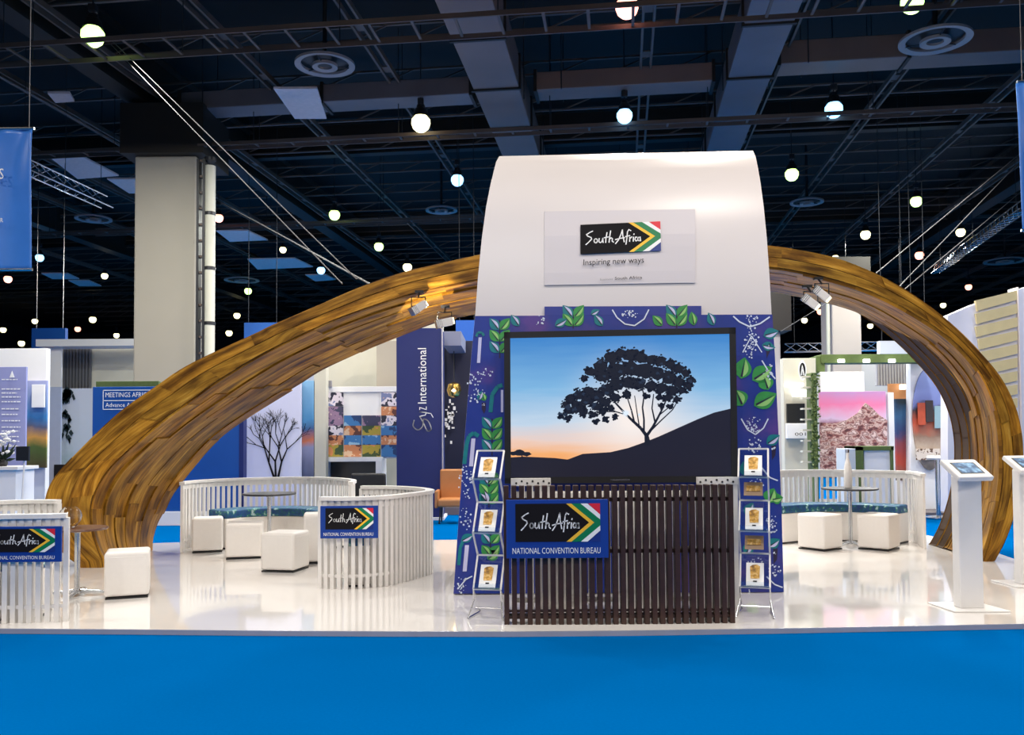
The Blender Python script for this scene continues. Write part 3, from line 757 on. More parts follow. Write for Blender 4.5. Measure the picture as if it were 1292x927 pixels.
# right column
curve_([(924, 401), (932, 408), (945, 414), (958, 410), (970, 402)], 1.8, 4); dots(947, 405, 8, 6, 16)
dots(947, 432, 10, 20, 50); curve_([(936, 445), (947, 425), (960, 445)], 1.3, 4)
leaf(962, 425, 16, .3, 5, 2); leaf(960, 436, 14, -.2, 4, 2); tp([(965, 434), (971, 434), (970, 444), (966, 452)], 5); dots(968, 438, 2, 2, 3)
leaf(934, 478, 22, 1.4, 8, 1); leaf(948, 480, 24, .6, 8, 1); leaf(950, 512, 26, .5, 8, 1); leaf(936, 512, 18, 2.0, 8, 1); leaf(968, 492, 16, 1.9, 7, 1)
curve_([(960, 455), (968, 468), (977, 478)], 1.6, 4); dots(970, 470, 8, 10, 16)
curve_([(934, 528), (942, 542), (952, 548), (962, 540), (968, 528)], 1.6, 4); dots(950, 536, 10, 10, 34); dots(950, 560, 9, 12, 28)
leaf(966, 560, 16, .6, 5, 2); tp([(972, 562), (978, 562), (977, 574), (973, 580)], 5); dots(975, 566, 2, 2, 3)
curve_([(960, 590), (970, 602), (980, 606)], 1.6, 4); leaf(968, 634, 16, 1.2, 7, 1); leaf(972, 630, 12, .2, 5, 1)
dots(972, 660, 8, 14, 30); leaf(968, 690, 14, .6, 5, 2); tp([(974, 692), (980, 692), (979, 706), (975, 712)], 5); dots(977, 697, 2, 2, 3)
curve_([(966, 728), (976, 738), (986, 742)], 1.6, 4); dots(976, 720, 8, 8, 18)
for y in (600, 650, 700, 735): leaf(940, y, 15, random.uniform(.3, 2.6), 5, random.choice((1, 2))); dots(952, y+10, 10, 8, 16)
m.build('printed_panel', INK, tw)
# pale poster with the flag logo on the cap
PY = lambda px, py, off=0: T(px, py, off)
po = MB(); vs = []
for i in range(7):
    py = 267+(360-267)*i/6
    for off in (.012, 0):
        vs += [T(687, py, off), T(877, py-3, off)]
fs = []
for i in range(6):
    fs += [(4*i, 4*i+1, 4*i+5, 4*i+4), (4*i, 4*i+4, 4*i+6, 4*i+2), (4*i+1, 4*i+3, 4*i+7, 4*i+5)]
po.add(vs, fs); pst = po.build('poster', mat('pale_poster', (.64, .60, .625, 1), .5), tw)
m = MB(); a = T(732, 321.5, .02); c = T(833.5, 317, .02); d = T(732, 284.5, .02)
pl = Pl(a, c-a, d-a); flag_logo(m, pl, 0, 0, (c-a).length, (d-a).length, .006)
text_into(m, pl, 'Inspiring new ways', .03, -.115, .062, 0, .006, width=.58)
a2 = T(757, 354.5, .02)
pl2 = Pl(a2, c-a, d-a); text_into(m, pl2, 'business', 0, 0, .022, 6, .006, width=.12); text_into(m, pl2, 'South Africa', .14, 0, .03, 0, .006, width=.26)
m.build('logo', LOGO_MATS()+[M['grey_ink']], pst)

# ------------------------------------------------------------------ television
tvl, tvr = 8.25, 8.08
c00, c10, c11, c01 = W(637, 610, tvl), W(931, 608, tvr), W(932.5, 412.5, tvr), W(636, 419, tvl)
u = (c10-c00).normalized(); vv = (c01-c00).normalized(); nrm = u.cross(vv).normalized()
tv = thing('television', 'large flat television on the tower showing a lone tree at sunset', 'television', (c00+c10)/2)
dn = -nrm*.07
TV = Pl(c00, u, vv, nrm); tw_ = (c10-c00).length; th_ = (c01-c00).length
m = MB(); m.hexa([TV.p(0, 0, 0), TV.p(tw_, 0, 0), TV.p(tw_, th_, 0), TV.p(0, th_, 0)], [TV.p(0, 0, -.06), TV.p(tw_, 0, -.06), TV.p(tw_, th_, -.06), TV.p(0, th_, -.06)])
m.build('housing', M['black'], tv)
bz = .058; m = MB()
for a_, b_, c_, d_ in ((0, 0, tw_, bz), (0, th_-bz, tw_, th_), (0, 0, bz, th_), (tw_-bz, 0, tw_, th_)):
    m.hexa([TV.p(a_, b_, .012), TV.p(c_, b_, .012), TV.p(c_, d_, .012), TV.p(a_, d_, .012)], [TV.p(a_, b_, 0), TV.p(c_, b_, 0), TV.p(c_, d_, 0), TV.p(a_, d_, 0)])
m.build('bezel', M['black'], tv)
m = MB(); m.hexa([TV.p(tw_*.5-.09, .022, .014), TV.p(tw_*.5+.09, .022, .014), TV.p(tw_*.5+.09, .034, .014), TV.p(tw_*.5-.09, .034, .014)], [TV.p(tw_*.5-.09, .022, .012), TV.p(tw_*.5+.09, .022, .012), TV.p(tw_*.5+.09, .034, .012), TV.p(tw_*.5-.09, .034, .012)])
m.build('maker_badge', M['chrome'], tv)
m = MB(); cc = TV.p(tw_/2, th_/2, -.06); m.box(cc+Vector((0, .08, 0)), (.5, .16, .4)); m.build('wall_mount', M['darkmetal'], tv)
# screen
def tvuv(px, py):                       # picture position -> screen position
    Y = tvl+(tvr-tvl)*(px-637)/295; p = W(px, py, Y)-c00; return p.dot(u), p.dot(vv)
sm = bpy.data.materials.new('screen_picture'); sm.use_nodes = True; nt = sm.node_tree
for n_ in list(nt.nodes): nt.nodes.remove(n_)
out = nt.nodes.new('ShaderNodeOutputMaterial'); emn = nt.nodes.new('ShaderNodeEmission'); uvn = nt.nodes.new('ShaderNodeUVMap')
sp = nt.nodes.new('ShaderNodeSeparateXYZ'); nt.links.new(uvn.outputs[0], sp.inputs[0])
r = nt.nodes.new('ShaderNodeValToRGB'); e = r.color_ramp.elements
stops = [(.10, srgb(245, 150, 80)), (.19, srgb(248, 180, 120)), (.28, srgb(238, 208, 195)), (.40, srgb(195, 215, 235)), (.62, srgb(130, 185, 228)), (.98, srgb(62, 132, 205))]
while len(e) < len(stops): e.new(.5)
for el, (p_, c_) in zip(e, stops): el.position = p_; el.color = c_
mpn = nt.nodes.new('ShaderNodeMapping'); mpn.inputs['Scale'].default_value = (1.5, 9, 1); nt.links.new(uvn.outputs[0], mpn.inputs[0])
nz = nt.nodes.new('ShaderNodeTexNoise'); nz.inputs['Scale'].default_value = 2.2; nz.inputs['Detail'].default_value = 5; nt.links.new(mpn.outputs[0], nz.inputs['Vector'])
ma = nt.nodes.new('ShaderNodeMath'); ma.operation = 'MULTIPLY_ADD'; ma.inputs[1].default_value = .12
nt.links.new(nz.outputs['Fac'], ma.inputs[0]); nt.links.new(sp.outputs['Y'], ma.inputs[2])
sb = nt.nodes.new('ShaderNodeMath'); sb.operation = 'SUBTRACT'; sb.inputs[1].default_value = .06
nt.links.new(ma.outputs[0], sb.inputs[0]); nt.links.new(sb.outputs[0], r.inputs[0])
su, sv = tvuv(798, 527)
mp3 = nt.nodes.new('ShaderNodeMapping'); mp3.inputs['Location'].default_value = (-su/tw_*2.6, -sv/th_*1.75, 0); mp3.inputs['Scale'].default_value = (2.6, 1.75, 1)
nt.links.new(uvn.outputs[0], mp3.inputs[0]); gr = nt.nodes.new('ShaderNodeTexGradient'); gr.gradient_type = 'QUADRATIC_SPHERE'; nt.links.new(mp3.outputs[0], gr.inputs[0])
mx = nt.nodes.new('ShaderNodeMix'); mx.data_type = 'RGBA'; mx.inputs[7].default_value = srgb(250, 240, 235)
gm = nt.nodes.new('ShaderNodeMath'); gm.operation = 'MULTIPLY'; gm.inputs[1].default_value = 1.25; gm.use_clamp = True; nt.links.new(gr.outputs['Fac'], gm.inputs[0]); nt.links.new(gm.outputs[0], mx.inputs[0]); nt.links.new(r.outputs[0], mx.inputs[6])
nt.links.new(mx.outputs[2], emn.inputs[0]); emn.inputs[1].default_value = 1.0; nt.links.new(emn.outputs[0], out.inputs[0])
def flat_emit(n, c):
    m_ = bpy.data.materials.new(n); m_.use_nodes = True; b_ = m_.node_tree.nodes['Principled BSDF']
    b_.inputs['Base Color'].default_value = (.005, .005, .006, 1); b_.inputs['Roughness'].default_value = .35; b_.inputs['Emission Color'].default_value = c; b_.inputs['Emission Strength'].default_value = 1; return m_
sil = flat_emit('picture_silhouette', srgb(13, 20, 38)); hill = flat_emit('picture_hill', srgb(24, 24, 42)); glow = flat_emit('picture_glow', srgb(225, 240, 255)); sil2 = flat_emit('picture_foliage_lit', srgb(30, 45, 68))
me_v = [TV.p(bz, bz, .002), TV.p(tw_-bz, bz, .002), TV.p(tw_-bz, th_-bz, .002), TV.p(bz, th_-bz, .002)]
scr = MB().add(me_v, [(0, 1, 2, 3)]).build('screen', sm, tv)
uvl = scr.data.uv_layers.new(name='UVMap')
for p_ in scr.data.polygons:
    for l in p_.loop_indices:
        w_ = scr.data.vertices[scr.data.loops[l].vertex_index].co+Vector(tv.location)-c00; uvl.data[l].uv = (w_.dot(u)/tw_, w_.dot(vv)/th_)
m = MB()
def sp_(pts, mi, off): m.add([TV.p(*tvuv(x, y), off) for x, y in pts], [tuple(range(len(pts)))], mi)
H = [(642.6, 577), (660, 576), (680, 577), (700, 578), (716, 580), (735, 573), (770, 571), (792, 566), (812, 559), (830, 552), (855, 541), (880, 530), (900, 522), (925.5, 516)]
for a_, b_ in zip(H[:-1], H[1:]): sp_([a_, b_, (b_[0], 602.3), (a_[0], 602.3)], 1, .0045)
rb = random.Random(4)
def blob(x, y, r, mi, off, rag=.22, sq=.8):
    pts = []
    for k in range(13):
        a_ = 2*PI*k/13; q = r*(1+rb.uniform(-rag, rag)); pts.append((x+q*math.cos(a_), y+q*sq*math.sin(a_)))
    m.add([TV.p(*tvuv(x, y), off)]+[TV.p(*tvuv(*p_), off) for p_ in pts], [(0, k+1, (k+1) % 13+1) for k in range(13)], mi)
CAN = [(745, 470, 9), (757, 462, 12), (770, 452, 12), (783, 447, 10), (796, 449, 12), (808, 452, 12), (820, 455, 10), (832, 457, 10), (845, 461, 9), (855, 466, 9), (864, 472, 8), (871, 480, 6), (868, 488, 7),
       (736, 478, 5), (760, 474, 13), (778, 468, 15), (795, 466, 15), (812, 468, 15), (828, 472, 13), (844, 478, 13), (856, 484, 10), (742, 494, 10), (730, 498, 9), (720, 503, 8), (713, 510, 6), (717, 518, 7), (708, 526, 4), (716, 528, 5), (727, 512, 10), (740, 506, 11), (752, 500, 12), (765, 492, 12), (778, 486, 12), (792, 484, 12), (806, 486, 10), (820, 488, 10), (834, 491, 10), (848, 494, 9), (860, 494, 7), (752, 514, 8), (763, 508, 9), (776, 502, 9), (736, 521, 7), (748, 524, 6), (731, 516, 8), (790, 498, 7), (842, 503, 7), (853, 505, 6), (830, 502, 5), (760, 520, 6), (770, 516, 6), (752, 532, 4), (764, 530, 4), (776, 527, 4), (845, 514, 4), (833, 513, 4), (815, 500, 4)]
for i, (x, y, r_) in enumerate(CAN):
    blob(x, y, r_*.8, 0, .0050+.00004*i)
    for _ in range(16):
        a_ = rb.uniform(0, 2*PI); q_ = rb.uniform(.55, 1.05); blob(x+r_*q_*math.cos(a_), y+r_*.85*q_*math.sin(a_), rb.uniform(.8, 2.3), 0, .0050+.00004*i, .35)
for _ in range(26): x, y, r_ = rb.choice(CAN[:40]); blob(x+rb.uniform(-6, 6), y+rb.uniform(-5, 5), rb.uniform(1.5, 3), 3, .0075, .5)
def limb(pts, w0, w1):
    for k, (a_, b_) in enumerate(zip(pts[:-1], pts[1:])):
        wa = w0+(w1-w0)*k/(len(pts)-1); wb = w0+(w1-w0)*(k+1)/(len(pts)-1)
        d_ = Vector((b_[0]-a_[0], b_[1]-a_[1])).normalized(); n_ = Vector((-d_.y, d_.x))
        sp_([(a_[0]+n_.x*wa/2, a_[1]+n_.y*wa/2), (a_[0]-n_.x*wa/2, a_[1]-n_.y*wa/2), (b_[0]-n_.x*wb/2, b_[1]-n_.y*wb/2), (b_[0]+n_.x*wb/2, b_[1]+n_.y*wb/2)], 0, .0076)
limb([(817, 562), (816, 555), (815, 549)], 8, 5); limb([(815, 550), (808, 541), (797, 531), (786, 520), (775, 508), (768, 496)], 4.5, 1.5)
limb([(816, 550), (823, 540), (830, 527), (836, 515), (842, 500)], 4, 1.5); limb([(812, 546), (812, 530), (810, 515), (812, 500), (808, 486)], 2.6, 1.4)
limb([(800, 534), (796, 518), (790, 500)], 2.4, 1.2); limb([(826, 534), (822, 516), (824, 498)], 2.2, 1.2); limb([(820, 545), (833, 532), (848, 518), (855, 506)], 2, 1); limb([(790, 524), (776, 520), (762, 520)], 1.8, 1); limb([(806, 538), (803, 520), (800, 500)], 1.6, 1)
limb([(832, 524), (842, 516), (850, 508)], 1.6, .9)
blob(655, 571, 7, 0, .0078, .2, .5); blob(664, 573, 6, 0, .0079, .2, .45); limb([(658, 572), (659, 578)], 1.6, 1.6); blob(648, 572, 5, 0, .0080, .2, .5)
for k in range(6):
    a_ = k*PI/6+.1
    for s_ in (1, -1):
        L_ = rb.uniform(5, 10); sp_([(789+1.0*math.sin(a_), 522-1.0*math.cos(a_)), (789-1.0*math.sin(a_), 522+1.0*math.cos(a_)), (789+s_*L_*math.cos(a_), 522+s_*L_*math.sin(a_))], 2, .0086)
blob(789, 522, 2.6, 2, .0088, .1, 1); blob(806, 524, 1.6, 2, .0088, .1, 1)
m.build('picture', [sil, hill, glow, sil2], scr)

# ------------------------------------------------------------------ white slatted screens
def arc_pts(P, n):
    """smooth path through world xy points, equally spaced"""
    Q = resamp([Vector((p[0], p[1], 0)) for p in P], 400); L = [0]
    for a_, b_ in zip(Q[:-1], Q[1:]): L.append(L[-1]+(b_-a_).length)
    out = []; j = 0
    for i in range(n):
        t = L[-1]*i/(n-1)
        while j < len(L)-2 and L[j+1] < t: j += 1
        f = (t-L[j])/(L[j+1]-L[j]+1e-9); p = Q[j]+(Q[j+1]-Q[j])*f; d = (Q[min(j+3, 399)]-Q[max(j-3, 0)]).normalized(); out.append((p, d))
    return out, L[-1]
def band(mb, path, w, z0, z1, m=0, shift=0):
    n = len(path); vs = []
    for p, d in path:
        nn = Vector((-d.y, d.x, 0)); c = p+nn*shift
        vs += [c+nn*w/2+Vector((0, 0, z0)), c-nn*w/2+Vector((0, 0, z0)), c-nn*w/2+Vector((0, 0, z1)), c+nn*w/2+Vector((0, 0, z1))]
    fs = [(0, 1, 2, 3), (4*n-1, 4*n-2, 4*n-3, 4*n-4)]
    for i in range(n-1):
        for q in range(4): fs.append((4*i+q, 4*i+4+q, 4*i+4+(q+1) % 4, 4*i+(q+1) % 4))
    mb.add(vs, fs, m)
def slat_screen(name, label, cat, P, h, spacing=.066, sw=.038, sd=.06, material=None, rails=((.11, .14),), cap=.035, topband=.07, posts=True, dup_back=0):
    material = material or M['slatwhite']
    _, L = arc_pts(P, 10); n = int(L/spacing)+1; path, _ = arc_pts(P, n)
    c = sum((p for p, d in path), Vector())/n
    t = thing(name, label, cat, (c.x, c.y, 0))
    s_ = MB()
    for p, d in path: s_.box((p.x, p.y, (h-cap)/2), (sw, sd, h-cap), math.atan2(d.y, d.x))
    s_.build('slat', material, t)
    s_ = MB(); fine, _ = arc_pts(P, max(12, n//2))
    for z0, z1 in rails: band(s_, fine, sd*.35, z0, z1)
    s_.each('rail', material, t)
    s_ = MB(); band(s_, fine, sd+.035, h-cap, h); band(s_, fine, sd*.5, h-cap-topband, h-cap)
    s_.build('cap', material, t)
    return t, path
def inset(P, k):
    return [(p.x-d.y*k, p.y+d.x*k) for p, d in arc_pts(P, 14)[0]]
GX = lambda px, py: tuple(G(px, py))[:2]
# back-left lounge
fl, _ = slat_screen('slatted_screen', 'white curved slatted screen at the back left around the blue cushions', 'screen',
    [GX(229, 697), (-4.36, 11.9), (-4.05, 12.5), (-3.2, 12.9), (-2.55, 12.6), (-2.15, 12.0), GX(442, 697)], .90, .078, .036, .03)
# middle lounge with the small sign
f2pts = [GX(405, 742), GX(430, 743), GX(460, 742), GX(492, 738), GX(522, 730), (-.90, 9.65), (-.98, 10.0), (-1.2, 10.35), (-1.5, 10.55), (-1.80, 10.6)]
f2, _ = slat_screen('slatted_screen', 'white slatted screen curling round in the middle left behind a small blue sign', 'screen', f2pts, .895)
# front-left lounge
f3pts = [GX(83, 783), GX(50, 785), GX(0, 786), (-4.55, 7.1), (-5.2, 7.35), (-5.6, 7.8), (-5.5, 8.4), (-5.0, 8.85), (-4.7, 8.9), GX(72, 742)]
f3, _ = slat_screen('slatted_screen', 'white slatted screen cut by the left edge in the front corner', 'screen', f3pts, .875)
# back-right lounge
f4, _ = slat_screen('slatted_screen', 'white curved slatted screen at the back right beyond the tower', 'screen',
    [(3.2, 12.1), (3.45, 12.45), (4.0, 12.75), (4.6, 12.75), (5.15, 12.4), (5.42, 12.1), GX(1167, 692)], .955, .078, .036, .03)

# benches with printed cushions
mcush = ramp_mat('cushion_print', [(.34, srgb(10, 50, 120)), (.43, srgb(10, 85, 100)), (.50, srgb(18, 60, 135)), (.60, srgb(30, 115, 95)), (.68, srgb(180, 205, 215))], 15, detail=4)
def bench(label, P, w, h=.40):
    path, L = arc_pts(P, 24); c = sum((p for p, d in path), Vector())/24
    t = thing('curved_bench', label, 'bench', (c.x, c.y, 0))
    b_ = MB(); band(b_, path, w, .02, h); b_.build('seat_box', M['leather'], t, bevel=.012)
    b_ = MB(); band(b_, path, w*.98, h, h+.11); b_.build('cushion', mcush, t, bevel=.02)
    b_ = MB(); band(b_, path, w*.9, .0, .02); b_.build('plinth', M['black'], t)
bench('curved white bench with blue and green printed cushions at the back left', [(-3.95, 11.9), (-3.7, 12.2), (-3.2, 12.35), (-2.7, 12.2), (-2.42, 11.8)], .42)
bench('curved white bench with blue printed cushions at the back right', [(3.5, 12.1), (3.95, 12.35), (4.5, 12.38), (4.95, 12.15), (5.2, 11.9)], .40)

bench('curved white bench added inside the middle screen to darken its slat gaps', inset(f2pts, .30)[1:-1], .40)  # bench added so its shade darkens the gaps between the slats
bench('curved white bench added inside the front left screen to darken its slat gaps', inset(f3pts, -.32)[1:-2], .40)  # added likewise, to shade the gaps of the front left screen
# stools
def stool(label, cx, cy, s, h, rz):
    t = thing('cube_stool', label, 'stool', (cx, cy, 0), rz)
    o = MB().box((0, 0, h/2+.012), (s, s, h-.024)).build('cover', M['leather'], t, smooth=True, bevel=.028, seg=4, origin=(0, 0, 0), angle=60)
    m_ = MB()
    q = s/2-.002
    for a_, b_ in ((-q, -q), (q, -q), (q, q), (-q, q)): pass
    m_.tube([(-q+.02, -q, h-.05), (q-.02, -q, h-.05), (q, -q+.02, h-.05), (q, q-.02, h-.05), (q-.02, q, h-.05), (-q+.02, q, h-.05), (-q, q-.02, h-.05), (-q, -q+.02, h-.05)], .004, 6, closed=True)
    m_.build('piping', M['leather'], o, origin=(0, 0, 0))
    m_ = MB().box((0, 0, .008), (s-.02, s-.02, .016)); m_.build('plinth', M['black'], t, origin=(0, 0, 0))  # black strip stands for the feet and the base shadow
    m_ = MB()
    return t
def stool_at(label, pxc, pyb, s, h, rz):        # pyb: the nearest bottom edge in the photo
    g = G(pxc, pyb); yc = g.y+s/2*(abs(math.cos(rz))+abs(math.sin(rz))); stool(label, g.x*yc/g.y, yc, s, h, rz)
stool_at('white cube stool nearest the left leg of the arch', 161, 757, .385, .43, .36)
stool_at('white cube stool in front of the small signed screen, corner toward the left', 360, 723, .40, .43, -.22)
stool_at('white cube stool between two others at the back left lounge', 309, 706, .43, .43, .22)
stool_at('white cube stool at the far left of the back left lounge', 262, 698, .38, .44, .30)
stool_at('white cube stool half hidden by the blue sign at the middle left', 403, 712, .36, .58, .2)
stool_at('white cube stool left of the table in the back right lounge', 1035, 696, .40, .45, .62)
stool_at('white cube stool right of the table in the back right lounge', 1109, 696, .40, .45, -.75)

# tables
def table(label, x, y, h, r, foot=.28, a0=.4, top=None):
    t = thing('pedestal_table', label, 'table', (x, y, 0))
    MB().lathe([(0, h-.022), (r-.01, h-.022), (r, h-.012), (r-.004, h), (0, h)], (x, y, 0), 48).build('table_top', top or M['darkmetal'], t, smooth=True)
    MB().lathe([(.05, .02), (.05, .05), (.026, .06), (.026, h-.05), (.09, h-.03), (.09, h-.022)], (x, y, 0), 20).build('column', M['chrome'], t, smooth=True)
    for k in range(4):
        a_ = a0+k*PI/2; d_ = Vector((math.cos(a_), math.sin(a_), 0))
        MB().tube([Vector((x, y, .04))+d_*.03, Vector((x, y, .03))+d_*foot*.6, Vector((x, y, .018))+d_*foot], [.024, .018, .012], 8).build('foot', M['chrome'], t, smooth=True)
    return t
wt = mat('pale_table_top', (.5, .5, .5, 1), .2)
g = G(97, 751); table('small round table with chrome pole and crossed feet beside the front left screen', g.x, g.y, .64, .27, .30, .2, mat('brown_table_top', srgb(95, 60, 45), .3))
tx, ty = g.x, g.y
g = W(337, 660, 11.35); table('round table with thin dark top in the back left lounge', g.x, 11.45, .76, .34, .2)
g = W(1073, 660, 11.75); table('round table with thin dark top in the back right lounge', g.x, 11.75, .755, .36, .15)
t2 = g.x
# glass globe
gl = thing('glass_globe', 'clear glass globe on the small table by the front left screen', 'glass bowl', (tx-.07, ty, .64))
MB().lathe([(.04, .642), (.05, .65), (.09, .70), (.105, .75), (.09, .80), (.055, .835), (.05, .835), (.085, .80), (.098, .75), (.085, .70), (.045, .655), (0, .65)], (tx-.07, ty, 0), 28).build('bowl', M['glass'], gl, smooth=True)
# bottle on right table
bt = thing('white_bottle', 'tall slim white bottle standing on the back right table', 'bottle', (t2-.02, 11.75, .755))
MB().lathe([(0, .757), (.045, .757), (.048, .80), (.048, 1.02), (.03, 1.10), (.018, 1.15), (.018, 1.22), (0, 1.22)], (t2-.02, 11.75, 0), 20).build('body', M['white'], bt, smooth=True)
MB().lathe([(0, 1.22), (.022, 1.22), (.022, 1.26), (0, 1.26)], (t2-.02, 11.75, 0), 16).build('cap', M['chrome'], bt, smooth=True)

# ------------------------------------------------------------------ dark slatted counter
CA, CB = G(637, 789), G(929, 787.5)
nS = 30; ctr = thing('slatted_counter', 'dark brown slatted wooden counter below the television', 'counter', ((CA.x+CB.x)/2, CA.y+.3, 0))
Hc = 1.088; yf = CA.y+.0; m = MB(); m2 = MB()
for k in range(nS):
    x = CA.x+.016+(CB.x-CA.x-.032)*k/(nS-1)
    yk = yf+.05+.02*(2*k/(nS-1)-1)**2
    m.box((x, yk, Hc/2), (.040, .085, Hc))
m.build('slat', M['wenge'], ctr, bevel=.003, seg=1)
m = MB()
for z0, z1 in ((.03, .07), (.545, .575), (.955, .985)): m.box(((CA.x+CB.x)/2, yf+.115, (z0+z1)/2), (CB.x-CA.x, .03, z1-z0))
m.each('rail', M['wenge'], ctr)
m = MB()
for k in range(nS-1):
    x = CA.x+.016+(CB.x-CA.x-.032)*(k+.5)/(nS-1)
    m.box((x, yf+.07, .055), (.03, .04, .02)); m.box((x, yf+.07, .10), (.03, .04, .015))
m.each('spacer_block', M['wenge'], ctr)
# white slatted plinth standing behind the dark slats
wx0, wx1 = W(646, 600, 7.45).x, W(930, 600, 7.45).x
wp = thing('white_slat_rack', 'white slatted rack seen through the dark counter, with a raised cap at each end', 'rack', ((wx0+wx1)/2, 7.5, 0))
m = MB(); n = 27
for k in range(n):
    x = wx0+.012+(wx1-wx0-.024)*k/(n-1); e = k < 5 or k > n-6
    m.box((x, 7.5, (1.08 if e else 1.0)/2), (.044, .05, 1.08 if e else 1.0))
m.build('slat', M['slatwhite'], wp)
m = MB(); ew = (wx1-wx0)*4/(n-1)+.045
for xa in (wx0+ew/2-.01, wx1-ew/2+.01):
    m.box((xa, 7.502, 1.093), (ew, .07, .062))
m.each('end_cap', M['slatwhite'], wp)
m = MB(); m.box(((wx0+wx1)/2, 7.545, .985), (wx1-wx0, .03, .05)); m.box(((wx0+wx1)/2, 7.545, .52), (wx1-wx0, .03, .04)); m.box(((wx0+wx1)/2, 7.545, .1), (wx1-wx0, .03, .04)); m.each('rail', M['slatwhite'], wp)
m = MB()
for s_ in (0, 1):
    xa = (wx0+.015) if s_ == 0 else wx1-ew+.01
    for k in range(7):
        m.tube([(xa+.02+k*(ew-.06)/6, 7.462, 1.085+.016*(k % 2)), (xa+.02+k*(ew-.06)/6, 7.467, 1.085+.016*(k % 2))], .009, 8)
m.each('hole', M['black'], wp)

# signs
def sign(label, quad, Y, th=.02, big=False, strap=True):
    (x0p, y0p), (x1p, y1p) = quad
    a_ = W(x0p, y1p, Y); b_ = W(x1p, y1p, Y); c_ = W(x0p, y0p, Y)
    w = b_.x-a_.x; h = c_.z-a_.z; zc = (a_.z+W(x1p, y1p, Y).z)/2
    t = thing('sign_board', label, 'sign', ((a_.x+b_.x)/2, Y, zc))
    MB().box(((a_.x+b_.x)/2, Y+th/2, zc+h/2), (w, th, h)).build('board', M['signblue'], t, bevel=.003, seg=1); bd = kids(t)[0]
    pl = FRONT(a_.x, Y, zc); m_ = MB()
    flag_logo(m_, pl, w*.09, h*.28, w*.83, h*.65, .002)
    text_into(m_, pl, 'NATIONAL CONVENTION BUREAU', w*.06, h*.08, h*.105, 3, .004, width=w*.86)
    m_.build('logo', LOGO_MATS(), bd)
    return t
s1 = sign('large blue flag-logo sign on the dark slatted counter', ((639, 630), (768, 704)), CA.y-.035)
s2 = sign('small blue flag-logo sign on the middle white slatted screen', ((404, 638), (477, 679)), G(440, 743).y-.075)
s3 = sign('small blue flag-logo sign on the front left white screen', ((-22, 664), (77, 709)), G(40, 785).y-.075)

# ------------------------------------------------------------------ brochure racks
def turn(things, x, y, a_):
    R_ = Matrix.Rotation(a_, 3, 'Z')
    for o_ in things:
        o_.location = R_ @ (o_.location-Vector((x, y, 0)))+Vector((x, y, 0)); o_.rotation_euler = (0, 0, a_)
def rack(label, pxl, pxr, skew):
    Yc = 7.35
    xl, xr = W(pxl, 680, Yc).x, W(pxr, 680, Yc).x; xc = (xl+xr)/2; w = xr-xl
    t = thing('brochure_rack', label, 'brochure rack', (xc, Yc, 0))
    pts = [(Yc+.10, 1.36), (Yc-.07, 1.13), (Yc+.09, .93), (Yc-.07, .69), (Yc+.09, .49), (Yc-.07, .235)]
    fr = MB(); k = 0
    for (ya, za), (yb, zb) in zip(pts[:-1], pts[1:]):
        for x in (xl, xr): fr.bar((x, ya, za), (x, yb, zb), .012, .014, up=(1, 0, 0))
        fr.bar((xl, ya, za), (xr, ya, za), .012, .014)
    fr.bar((xl, pts[-1][0], pts[-1][1]), (xr, pts[-1][0], pts[-1][1]), .012, .014)
    fr.build('frame', M['white'], t)
    ac = MB()
    for k in (0, 2, 4):
        (ya, za), (yb, zb) = pts[k], pts[k+1]
        ac.hexa([(xl+.01, ya-.01, za-.02), (xr-.01, ya-.01, za-.02), (xr-.01, yb-.01, zb+.01), (xl+.01, yb-.01, zb+.01)], [(xl+.01, ya-.006, za-.02), (xr-.01, ya-.006, za-.02), (xr-.01, yb-.006, zb+.01), (xl+.01, yb-.006, zb+.01)])
        ac.box((xc, yb-.02, zb+.012), (w-.01, .035, .004)); ac.box((xc, yb-.036, zb+.03), (w-.01, .004, .045))
    ac.each('tray', M['acrylic'], t)
    lg = MB(); fz = pts[-1][1]
    for s_ in (-1, 1):
        x = xc+s_*w/2
        lg.tube([(x, pts[-1][0], fz), (x, Yc+.03, .12), (x-s_*.0, Yc+.16, .012), (x+s_*.03, Yc-.14, .012), (x, Yc-.05, .14), (x, pts[-1][0], fz)], .006, 6)
    lg.tube([(xc-w/2, Yc, .07), (xc+w/2, Yc, .07)], .005, 6)
    lg.build('wire_foot', M['chrome'], t); made = [t]
    for k in (0, 2, 4):
        (ya, za), (yb, zb) = pts[k], pts[k+1]
        a_ = Vector((xc-.075, ya-.015, za-.05)); d_ = Vector((0, yb-ya, zb-za)).normalized(); L = Vector((0, yb-ya, zb-za)).length
        br = thing('brochure', 'white gold-pictured brochure in the %s pocket of the rack %s of the counter' % (('top', 0, 'middle', 0, 'lowest')[k], 'left' if 'left' in label else 'right'), 'brochure', (xc, yb-.02, zb+.015))
        o_ = Vector((xc-.07, ya-.02, za))+d_*(L-.02); pl = Pl(o_, (1, 0, 0), -d_)
        m_ = MB(); m_.hexa([pl.p(0, 0), pl.p(.14, 0), pl.p(.14, .20), pl.p(0, .20)], [pl.p(0, 0, -.006), pl.p(.14, 0, -.006), pl.p(.14, .20, -.006), pl.p(0, .20, -.006)])
        cv = m_.build('cover', M['white_ink'], br)
        m_ = MB(); poly(m_, pl, [(.035, .06), (.105, .06), (.11, .17), (.085, .185), (.05, .18), (.03, .165)], 0, .001); m_.build('cover_picture', M['brochure'], cv)
        m_ = MB(); poly(m_, pl, [(.055, .03), (.085, .03), (.085, .042), (.055, .042)], 0, .001); m_.build('cover_title', M['black_ink'], cv); made.append(br)
    turn(made, xc, Yc, skew)
